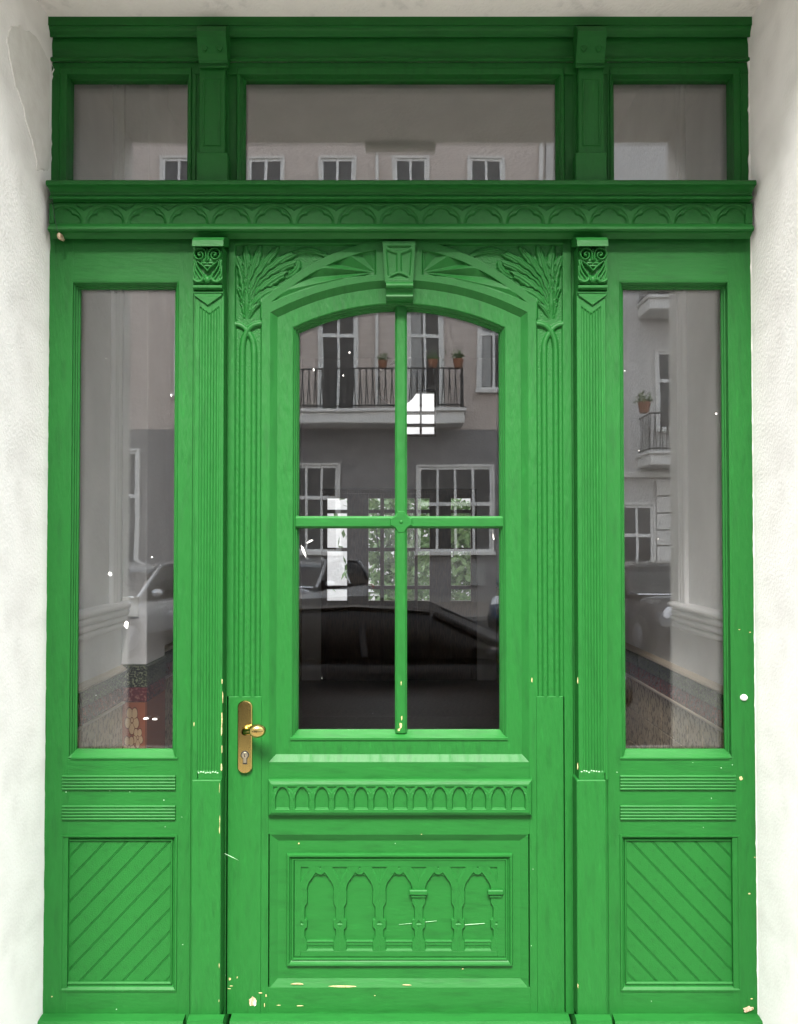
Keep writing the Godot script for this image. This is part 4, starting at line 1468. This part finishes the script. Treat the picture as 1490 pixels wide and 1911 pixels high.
func build_street() -> void:
	var s := Shape.new()
	s.box(Vector3(-300, -0.4, -300), Vector3(300, -0.13, 300))
	structure("ground", s, M.asphalt)
	s = Shape.new()
	s.box(Vector3(-60, -0.12, 4.2), Vector3(60, -0.10, 15.5))
	structure("road", s, M.asphalt)
	s = Shape.new()
	s.box(Vector3(-60, -0.128, STREET - 0.05), Vector3(60, 0.0, 4.05))
	structure("pavement", s, M.pavement)
	s = Shape.new()
	s.box(Vector3(-60, -0.128, 15.65), Vector3(60, 0.0, FAR + 0.1))
	structure("pavement", s, M.pavement)
	for z in [4.05, 15.5]:
		s = Shape.new()
		s.box(Vector3(-60, -0.128, z), Vector3(60, 0.005, z + 0.15), 0.01)
		structure("kerb", s, M.stone)
	# the cream house across the street
	var joint := fx(1021)
	var a := thing("cream_house", "cream and grey apartment house across the street with a long balcony", "house", Vector3(-8, 0, FAR))
	s = Shape.new()
	s.box(Vector3(-45, fy(800), FAR), Vector3(joint, 20.4, FAR + 10))
	part("upper_wall", s, M.facade_cream, a)
	s = Shape.new()
	s.box(Vector3(-45, -0.1, FAR), Vector3(joint, fy(800), FAR + 10))
	part("lower_wall", s, M.facade_grey, a)
	s = Shape.new()
	s.box(Vector3(-45, 20.4, FAR - 0.5), Vector3(joint, 20.8, FAR + 10), 0.05)
	part("eaves", s, M.facade_trim, a)
	s = Shape.new()
	s.prism(PackedVector2Array([Vector2(FAR - 0.5, 20.8), Vector2(FAR + 5, 23.6), Vector2(FAR + 10, 20.8)]), Vector3(-45, 0, 0), Vector3(0, 0, 1), Vector3.UP, Vector3(45 + joint, 0, 0))
	part("roof", s, M.roof_tile, a)
	s = Shape.new()
	s.box(Vector3(-45, -0.1, FAR - 0.06), Vector3(joint, 0.18, FAR))
	part("plinth", s, M.stone, a)
	s = Shape.new()
	s.rod([Vector3(joint - 0.12, 0, FAR - 0.09), Vector3(joint - 0.12, 20.4, FAR - 0.09)], 0.06, 10)
	s.rod([Vector3(-0.62, fy(770), FAR - 0.08), Vector3(-0.62, 20.4, FAR - 0.08)], 0.05, 10)
	part("downpipe", s, M.facade_trim, a)
	for px in [329, 493, 629, 767, 909]:
		facade_window(a, fx(px - 31), fx(px + 31), 10.2, fy(288), 2, 0.3)
		facade_window(a, fx(px - 31), fx(px + 31), 14.4, 16.4, 2, 0.7)
		facade_window(a, fx(px - 31), fx(px + 31), 18.0, 19.7, 2, 0.7)
	for px in [90, 200, 358]:
		facade_window(a, fx(px - 31), fx(px + 31), 5.8, 8.0, 2, 0.7)
	for px in [90, 200]:
		facade_window(a, fx(px - 31), fx(px + 31), 10.2, fy(288), 2, 0.3)
	facade_window(a, fx(478), fx(540), fy(770), fy(560), 2, 0.62)
	facade_window(a, fx(597), fx(663), fy(770), fy(560), 2, 0.68)
	facade_window(a, fx(763), fx(824), fy(770), fy(560), 2, 0.68, 1.0)
	facade_window(a, fx(897), fx(950), fy(726), fy(590), 2, 0.75, 0.8)
	facade_window(a, fx(540), fx(632), fy(1030), fy(868), 3, 0.6)
	facade_window(a, fx(782), fx(918), fy(1030), fy(872), 4, 0.55)
	facade_window(a, fx(210), fx(256), fy(1060), fy(842), 1, 0.6)
	facade_window(a, fx(380), fx(450), fy(1030), fy(868), 2, 0.6)
	for px in [598, 892]:
		s = Shape.new()
		s.box(Vector3(fx(px - 14), fy(1092), FAR - 0.05), Vector3(fx(px + 14), fy(1052), FAR))
		for k in 6:
			s.box(Vector3(fx(px - 13 + 4.6 * k), fy(1091), FAR - 0.07), Vector3(fx(px - 11 + 4.6 * k), fy(1053), FAR - 0.04))
		part("cellar_grille", s, M.curtain, a)
	balcony(a, fx(425), fx(862), fy(797), 1.05)
	# flower pots standing on the balcony rail
	for k in [[715, "pot of yellow flowers on the long balcony rail", 0.13], [808, "dark leafy pot left of the rail end on the long balcony", 0.14], [857, "terracotta pot at the end of the long balcony rail", 0.16]]:
		pot(Vector3(fx(k[0]) * 0.955, fy(797) + 1.46, FAR - 1.02), k[2], k[1])
	# the pale house beside it
	var b := thing("pale_house", "pale house with two small balconies across the street on the right", "house", Vector3(12, 0, FAR))
	s = Shape.new()
	s.box(Vector3(joint + 0.02, -0.1, FAR), Vector3(45, 21.6, FAR + 10))
	part("wall", s, M.facade_white, b)
	s = Shape.new()
	for k in 7:
		s.box(Vector3(fx(1226), 0.2 + 0.46 * k, FAR - 0.10), Vector3(fx(1300), 0.62 + 0.46 * k, FAR - 0.05), 0.012)
	part("rusticated_band", s, M.facade_trim, b)
	s = Shape.new()
	s.box(Vector3(joint + 0.02, 3.45, FAR - 0.16), Vector3(45, 3.6, FAR))
	s.box(Vector3(joint + 0.02, 21.2, FAR - 0.5), Vector3(45, 21.6, FAR), 0.04)
	part("string_course", s, M.facade_trim, b)
	facade_window(b, fx(1160), fx(1220), fy(1075), fy(942), 2, 0.55)
	facade_window(b, fx(1230), fx(1290), fy(800), fy(655), 2, 0.6)
	facade_window(b, fx(1230), fx(1290), fy(560), fy(400), 2, 0.6)
	facade_window(b, fx(1060), fx(1120), fy(1075), fy(942), 2, 0.55)
	facade_window(b, fx(1060), fx(1120), fy(800), fy(655), 2, 0.55)
	facade_window(b, fx(1060), fx(1120), fy(400), fy(250), 2, 0.55)
	balcony(b, fx(1195), fx(1420), fy(875), 1.0)
	balcony(b, fx(1195), fx(1420), fy(592), 1.0)
	pot(Vector3(fx(1206) * 0.955, fy(875) + 1.46, FAR - 0.97), 0.17, "leafy pot on the small lower balcony of the pale house")
	car(Vector3(4.3, -0.1, 11.5), 2.95, "car_graphite", "black hatchback parked in front of the pale house")
	car(Vector3(-4.4, -0.1, 11.2), 3.5, "car_silver", "silver hatchback parked at the left across the street")
	car(Vector3(-1.9, -0.1, 13.6), 3.5, "car_silver", "silver hatchback parked under the long balcony")
	car(Vector3(3.1, -0.1, 13.4), 3.6, "car_blue", "dark blue hatchback parked nose to the right of the long balcony")
	car(Vector3(0.1, -0.1, 5.4), PI / 2.0, "car_black", "low black coupe parked along the kerb before the door", 0.83)

func pot(where: Vector3, r: float, label: String) -> void:
	var o := thing("flower_pot", label, "flower pot", where, "pots on the balcony rails")
	var s := Shape.new()
	s.lathe(where, Vector3.UP, [[0.0, 0.0], [r * 0.7, 0.0], [r, r * 1.5], [r * 0.9, r * 1.5], [0.0, r * 1.3]], 14)
	part("pot", s, M.pot, o)
	s = Shape.new()
	for k in 90:
		var p := where + Vector3(rng.randfn(0, r * 0.55), r * (1.5 + 0.9 * absf(rng.randfn(0, 0.7))), rng.randfn(0, r * 0.55))
		var a := Vector3(rng.randfn(), rng.randfn(), rng.randfn()).normalized() * r * 0.35
		var c := a.cross(Vector3(rng.randfn(), rng.randfn(), rng.randfn())).normalized() * r * 0.16
		s.quad(p - a, p + c, p + a, p - c, Vector3(0, 1, 0.1))
	part("foliage", s, M.leaf, o).set_meta("kind", "stuff")

func loft(s: Shape, rings: Array) -> void:
	var h := rings.size()
	var w: int = rings[0].size()
	var k := s.v.size()
	for j in h:
		var mid := Vector3.ZERO
		for p in rings[j]:
			mid += p / w
		for i in w:
			var a: Vector3 = rings[j][(i + 1) % w] - rings[j][(i + w - 1) % w]
			var b: Vector3 = rings[mini(j + 1, h - 1)][i] - rings[maxi(j - 1, 0)][i]
			var nn := a.cross(b).normalized()
			s.v.append(rings[j][i])
			s.n.append(nn)
			s.uv.append(Vector2.ZERO)
	for j in h - 1:
		for i in w:
			var i2 := (i + 1) % w
			var a := k + j * w + i
			var b := k + j * w + i2
			s.idx.append_array(PackedInt32Array([a, b + w, b, a, a + w, b + w]))
	for j in [0, h - 1]:
		var mid := Vector3.ZERO
		for p in rings[j]:
			mid += p / w
		for i in w:
			s.tri(mid, rings[j][i], rings[j][(i + 1) % w], Vector3(0, 0, -1 if j == 0 else 1))

func car(where: Vector3, turn: float, paint: String, label: String, high := 1.0) -> void:
	var o := thing("parked_car", label, "car", where, "cars parked in the street")
	o.basis = Basis.from_euler(Vector3(0, turn, 0)) * Basis.from_scale(Vector3(1, high, 1))
	var body := []
	for q in [[-2.0, 0.6, 0.38, 0.68], [-1.96, 0.72, 0.3, 0.84], [-1.75, 0.8, 0.24, 0.93], [-1.0, 0.85, 0.22, 0.95], [0.2, 0.86, 0.22, 0.94], [0.95, 0.85, 0.22, 0.92], [1.4, 0.82, 0.23, 0.86], [1.75, 0.77, 0.25, 0.77], [1.94, 0.67, 0.3, 0.67], [2.0, 0.58, 0.35, 0.6]]:
		var ring := PackedVector3Array()
		var my: float = (q[2] + q[3]) / 2.0
		var hy: float = (q[3] - q[2]) / 2.0
		for k in 24:
			var a := TAU * k / 24.0
			ring.append(Vector3(signf(cos(a)) * pow(absf(cos(a)), 0.45) * q[1], my + signf(sin(a)) * pow(absf(sin(a)), 0.55) * hy, q[0]))
		body.append(ring)
	var s := Shape.new()
	loft(s, body)
	local_part("body", s, M[paint], o)
	var cabin := []
	for q in [[-1.86, 0.72, 0.70, 0.93], [-1.62, 0.76, 0.60, 1.2], [-1.35, 0.78, 0.58, 1.38], [-0.5, 0.8, 0.58, 1.43], [0.2, 0.8, 0.57, 1.38], [0.62, 0.78, 0.62, 1.15], [1.0, 0.76, 0.72, 0.93]]:
		cabin.append(PackedVector3Array([Vector3(q[1], 0.9, q[0]), Vector3(lerpf(q[1], q[2], 0.6), lerpf(0.9, q[3], 0.7), q[0]), Vector3(q[2], q[3] - 0.02, q[0]), Vector3(q[2] - 0.1, q[3], q[0]), Vector3(-q[2] + 0.1, q[3], q[0]), Vector3(-q[2], q[3] - 0.02, q[0]), Vector3(-lerpf(q[1], q[2], 0.6), lerpf(0.9, q[3], 0.7), q[0]), Vector3(-q[1], 0.9, q[0])]))
	s = Shape.new()
	loft(s, cabin)
	local_part("windows", s, M.car_glass_dull if paint == "car_black" else M.car_glass, o)
	s = Shape.new()
	var roof := []
	for q in [[-1.5, 0.57, 1.33], [-1.3, 0.6, 1.405], [-0.5, 0.6, 1.45], [0.15, 0.59, 1.405], [0.32, 0.56, 1.35]]:
		roof.append(PackedVector3Array([Vector3(q[1], q[2] - 0.05, q[0]), Vector3(q[1] - 0.05, q[2], q[0]), Vector3(-q[1] + 0.05, q[2], q[0]), Vector3(-q[1], q[2] - 0.05, q[0])]))
	loft(s, roof)
	for sd in [-1.0, 1.0]:
		s.rod([Vector3(sd * 0.58, 1.36, 0.22), Vector3(sd * 0.76, 0.92, 0.98)], 0.035, 8)
		s.rod([Vector3(sd * 0.6, 1.36, -0.45), Vector3(sd * 0.81, 0.92, -0.4)], 0.035, 8)
		s.rod([Vector3(sd * 0.59, 1.36, -1.35), Vector3(sd * 0.74, 0.92, -1.75)], 0.06, 8)
	local_part("roof", s, M[paint], o)
	for z in [-1.25, 1.27]:
		for sd in [-1.0, 1.0]:
			s = Shape.new()
			s.lathe(Vector3.ZERO, Vector3(sd, 0, 0), [[0.2, -0.2], [0.3, -0.2], [0.315, -0.17], [0.315, -0.02], [0.3, 0.01], [0.2, 0.02], [0.19, -0.01]], 24)
			var w := local_part("wheel", s, M.tyre, o, Vector3(sd * 0.85, 0.315, z))
			s = Shape.new()
			s.lathe(Vector3.ZERO, Vector3(sd, 0, 0), [[0.2, -0.03], [0.19, 0.0], [0.06, 0.005], [0.05, 0.02], [0.0, 0.022]], 20)
			local_part("rim", s, M.rim, w)
	for sd in [-1.0, 1.0]:
		s = Shape.new()
		var ball := []
		for k in 11:
			ball.append([0.13 * sin(PI * k / 10.0), -0.06 * cos(PI * k / 10.0)])
		s.lathe(Vector3(sd * 0.58, 0.68, 1.84), Vector3(sd * 0.35, 0.35, 1), ball, 18)
		local_part("headlight", s, M.lamp_lens, o)
		s = Shape.new()
		s.lathe(Vector3(sd * 0.9, 0.98, 0.72), Vector3(0, 0, 1), [[0.0, -0.07], [0.07, -0.05], [0.085, 0.0], [0.06, 0.05], [0.0, 0.07]], 14, Vector2(1.2, 0.8))
		local_part("mirror", s, M[paint], o)
		s = Shape.new()
		s.box(Vector3(sd * 0.62 - 0.09, 0.62, -1.99), Vector3(sd * 0.62 + 0.09, 0.86, -1.9), 0.03)
		local_part("tail_light", s, M.tail_lens, o)
	s = Shape.new()
	s.rod([Vector3(-0.42, 0.62, 1.97), Vector3(-0.25, 0.655, 2.0), Vector3(0.25, 0.655, 2.0), Vector3(0.42, 0.62, 1.97)], 0.02, 8)
	s.rod([Vector3(-0.42, 0.52, 1.99), Vector3(0.42, 0.52, 1.99)], 0.018, 8)
	s.rod([Vector3(-0.7, 0.925, 1.0), Vector3(0.7, 0.925, 1.0)], 0.014, 8)
	local_part("grille", s, M.chrome, o)
	s = Shape.new()
	s.box(Vector3(-0.26, 0.40, 1.98), Vector3(0.26, 0.51, 2.02), 0.004)
	s.box(Vector3(-0.26, 0.5, -2.02), Vector3(0.26, 0.61, -1.96), 0.004)
	local_part("number_plate", s, M.plate, o)

# ---------------------------------------------------------------- wear
func chip(o: Node3D, px: float, py: float, w: float, h: float, z: float, m: String, called := "paint_chip", thick := 0.0007, tilt := 0.0) -> void:
	var poly := PackedVector2Array()
	var n := 11
	for k in n:
		var a := TAU * k / n
		var rr := rng.randf_range(0.6, 1.1)
		poly.append(Vector2(X(px, py, z), Y(py, z)) + Vector2(cos(a) * w, sin(a) * h).rotated(tilt) * 0.5 / 648.0 * rr)
	var s := Shape.new()
	s.plate(poly, z - 0.0005, z + thick, minf(0.0004, thick * 0.5))
	part(called, s, M[m], o)

func build_wear() -> void:
	var f: Node3D = get_node("door_frame")
	var d: Node3D = get_node("house_door")
	var pil: Node3D = f.get_node("pilaster")
	for k in [[415, 1272, 4, 16], [416, 1300, 3.5, 26], [414.5, 1342, 5, 44], [414, 1362, 5, 34], [414.5, 1398, 3, 22], [413.5, 1432, 6, 16], [362.5, 1352, 3.5, 12]]:
		chip(pil, k[0], k[1], k[2] * 0.5, k[3] * rng.randf_range(0.7, 1.1), 0.0462, "chip")
	for k in [[410.5, 1530, 3, 26], [410, 1548, 4, 16], [409.5, 1802, 2.5, 11], [409, 1868, 2, 6], [410, 1470, 2.5, 22]]:
		chip(pil, k[0], k[1], k[2] * 0.5, k[3], 0.0532, "chip")
	for k in 9:
		chip(pil, 371 + 4.4 * k, 1441.5 + rng.randf_range(-1, 1), 4.0, 2.2, 0.0463, "pale_scuff")
	var pil2: Node3D = f.get_node("pilaster_001")
	for k in 8:
		chip(pil2, 1086 + 4.6 * k, 1440 + rng.randf_range(-2, 2), 3.5, 2.4, 0.0463, "pale_scuff")
	for k in [[1078.5, 1270, 2, 12], [1078.5, 1430, 2, 14], [1079, 1840, 2, 9]]:
		chip(pil2, k[0], k[1], k[2], k[3], 0.0463 if k[1] < 1456 else 0.0532, "chip")
	# door
	for k in [[993, 1269, 5, 15, 0.0003], [558, 1574, 6, 5, -0.0098], [738, 1574, 2.5, 2.5, -0.0098], [787, 1557, 4, 2, 0.0003], [864, 1808, 6, 5, -0.0098], [429, 1827, 8, 8, 0.0036], [443, 1824, 4, 7, 0.0036], [486, 1853, 16, 4, 0.0036], [497, 1858, 6, 8, 0.0003], [494, 1876, 3.5, 13, 0.0036],
			[432, 1840, 12, 2.5, 0.0036], [428, 1845, 14, 2, 0.0036], [560, 1877, 22, 2.5, 0.0003], [520, 1876, 12, 2, 0.0003], [700, 1858, 5, 2, 0.0003], [995, 1622, 2.5, 3, 0.0036], [992, 1765, 2.5, 3, 0.0036], [1035, 1895, 5, 4, 0.006], [421, 1820, 0.8, 5, 0.0036]]:
		chip(d, k[0], k[1], k[2] * 0.6, k[3] * 0.6, minf(k[4], 0.0027), "chip" if k[2] > 3.0 else "pale_scuff")
	chip(d, 472, 1868, 14, 22, 0.0027, "bare_wood")
	chip(d, 476, 1872, 5, 12, 0.0031, "white_bit")
	for k in [[749, 1275, 2, 10], [750, 1340, 3, 10], [748, 1354, 5, 14], [745, 1362, 6, 6]]:
		chip(d, k[0], k[1], k[2], k[3], -0.0213, "chip")
	for k in [[555, 1836, 26, 3], [640, 1841, 50, 3], [760, 1838, 18, 2]]:
		chip(d, k[0], k[1], k[2], k[3], 0.0, "chip")
	# long faint scratches
	for k in [[430, 1598, 34, 1.2, 0.45], [880, 1725, 60, 1.2, -0.08], [470, 1335, 3.5, 44, 0.0], [780, 1722, 70, 1.0, -0.1]]:
		chip(d, k[0], k[1], k[2], k[3], 0.0028 if k[0] < 480 else -0.0135, "pale_scuff", "scratch", 0.0006, -k[4])
	# side panels
	var sp: Node3D = f.get_node("side_panel")
	var sq: Node3D = f.get_node("side_panel_001")
	for k in 46:
		var m := rng.randi_range(0, 1)
		var x: float = rng.randf_range(90, 345) if m == 0 else rng.randf_range(1145, 1400)
		var y := rng.randf_range(1420, 1885)
		if y > 1556 and y < 1850 and ((x > 112 and x < 335) or (x > 1152 and x < 1382)):
			continue
		chip([sp, sq][m], x, y, rng.randf_range(1.0, 2.6), rng.randf_range(1.0, 3.0), 0.0003, "pale_scuff")
	for k in [[1383, 1452, 7, 8], [1409, 1600, 3, 3], [1399, 1668, 5, 3], [1403, 1864, 5, 3], [1380, 1175, 4, 2], [1400, 1180, 4, 3]]:
		chip(sq, k[0], k[1], k[2], k[3], 0.0003, "chip")
	chip(sq, 1396, 1883, 22, 10, 0.0004, "bare_wood", "bare_patch", 0.004, 0.35)
	chip(sp, 97, 1860, 3, 3, 0.0003, "chip")
	# bits stuck on the glass
	var gz := -0.0336
	for k in [[sp, 206, 1071, 9, 8], [sp, 236, 1166, 10, 15], [sp, 273, 1341, 12, 4], [sp, 289, 1342, 10, 4], [sp, 320, 738, 4, 5], [sp, 284, 1040, 4, 3], [sq, 1337, 772, 5, 5], [sq, 1166, 692, 3, 3]]:
		chip(k[0], k[1], k[2], k[3], k[4], gz, "white_bit", "sticker_scrap", 0.0006)
	for k in [[578, 1011, 20, 4, 0.5], [566, 1027, 6, 22, 0.35], [570, 1035, 4, 12, 0.2], [921, 1000, 3, 20, 0.1], [653, 658, 4, 4, 0.0], [641, 701, 3, 5, 0.0], [586, 690, 4, 6, 0.0]]:
		chip(d, k[0], k[1], k[2], k[3], -0.0461, "white_bit", "tape_scrap", 0.0006, k[4])
	for k in 150:
		var px := rng.randf_range(560, 934)
		var py := rng.randf_range(600, 1350)
		if absf(px - 749) < 14 or absf(py - 974) < 16:
			continue
		if k < 5:
			chip(d, px, py, 1.3, 1.3, -0.0461, "white_bit", "speck", 0.0004)
	for k in 4:
		chip(sp if k % 2 else sq, (rng.randf_range(150, 322) if k % 2 else rng.randf_range(1168, 1345)), rng.randf_range(560, 1380), 1.8, 1.8, gz, "white_bit", "speck", 0.0004)
	# the plug of putty on the right stile and the peg under the ledge
	var s := Shape.new()
	var c := at(1389, 1302, 0.002)
	var prof := []
	for k in 9:
		prof.append([0.011 * cos(PI / 2.0 * k / 8.0), 0.010 * sin(PI / 2.0 * k / 8.0)])
	s.lathe(c - Vector3(0, 0, 0.003), Vector3(0.1, -0.1, 1), prof, 16, Vector2(1.0, 0.85))
	part("putty_plug", s, M.white_bit, sq, "white blob of putty on the outer stile")
	s = Shape.new()
	c = at(110, 437, 0.045)
	s.lathe(c - Vector3(0, 0, 0.03), Vector3(0, -0.15, 1), [[0.007, 0.0], [0.0072, 0.028], [0.006, 0.031], [0.0, 0.032]], 14, Vector2(0.8, 1.3))
	part("wooden_peg", s, M.bare_wood, f.get_node("transom_ledge"), "pale wooden peg under the left end of the ledge")
	s = Shape.new()
	s.rod([at(97, 368, 0.055), at(102, 405, 0.05), at(108, 432, 0.05)], 0.0009, 5)
	part("thin_wire", s, M.iron, f.get_node("transom_ledge"))

# ---------------------------------------------------------------- the whole
func _ready() -> void:
	rng.seed = 4711
	var cam := Camera3D.new()
	cam.name = "camera"
	cam.projection = Camera3D.PROJECTION_FRUSTUM
	cam.near = 0.1
	cam.far = 600.0
	cam.size = 0.1 * 1911.0 / FOCAL
	cam.frustum_offset = Vector2(0.0, RISE * 0.1)
	cam.position = EYE
	cam.rotation = Vector3(TILT, 0.0, 0.0)
	cam.current = true
	add_child(cam)
	var env := Environment.new()
	env.background_mode = Environment.BG_SKY
	var sky := Sky.new()
	var sm := ProceduralSkyMaterial.new()
	sm.sky_top_color = Color(0.86, 0.90, 0.95)
	sm.sky_horizon_color = Color(0.97, 0.97, 0.96)
	sm.sky_curve = 0.2
	sm.ground_bottom_color = Color(0.25, 0.24, 0.23)
	sm.ground_horizon_color = Color(0.5, 0.5, 0.5)
	sm.sun_angle_max = 0.0
	sm.sky_energy_multiplier = 0.73
	sky.sky_material = sm
	env.sky = sky
	env.tonemap_mode = Environment.TONE_MAPPER_LINEAR
	env.tonemap_exposure = 11.2
	env.sdfgi_enabled = true
	env.ssao_enabled = true
	env.ssil_enabled = true
	var we := WorldEnvironment.new()
	we.name = "surroundings"
	we.environment = env
	add_child(we)
	var sun := DirectionalLight3D.new()
	sun.name = "sun"
	sun.light_energy = 0.5
	sun.light_angular_distance = 24.0
	sun.light_color = Color(1.0, 0.98, 0.96)
	sun.shadow_enabled = true
	sun.look_at_from_position(Vector3.ZERO, Vector3(0.03, -0.77, -0.64))
	add_child(sun)
	make_materials()
	flower_texture()
	M.tool = noise(0.09, 77, 3)
	build_house()
	build_frame()
	build_door()
	build_street()
	build_wear()
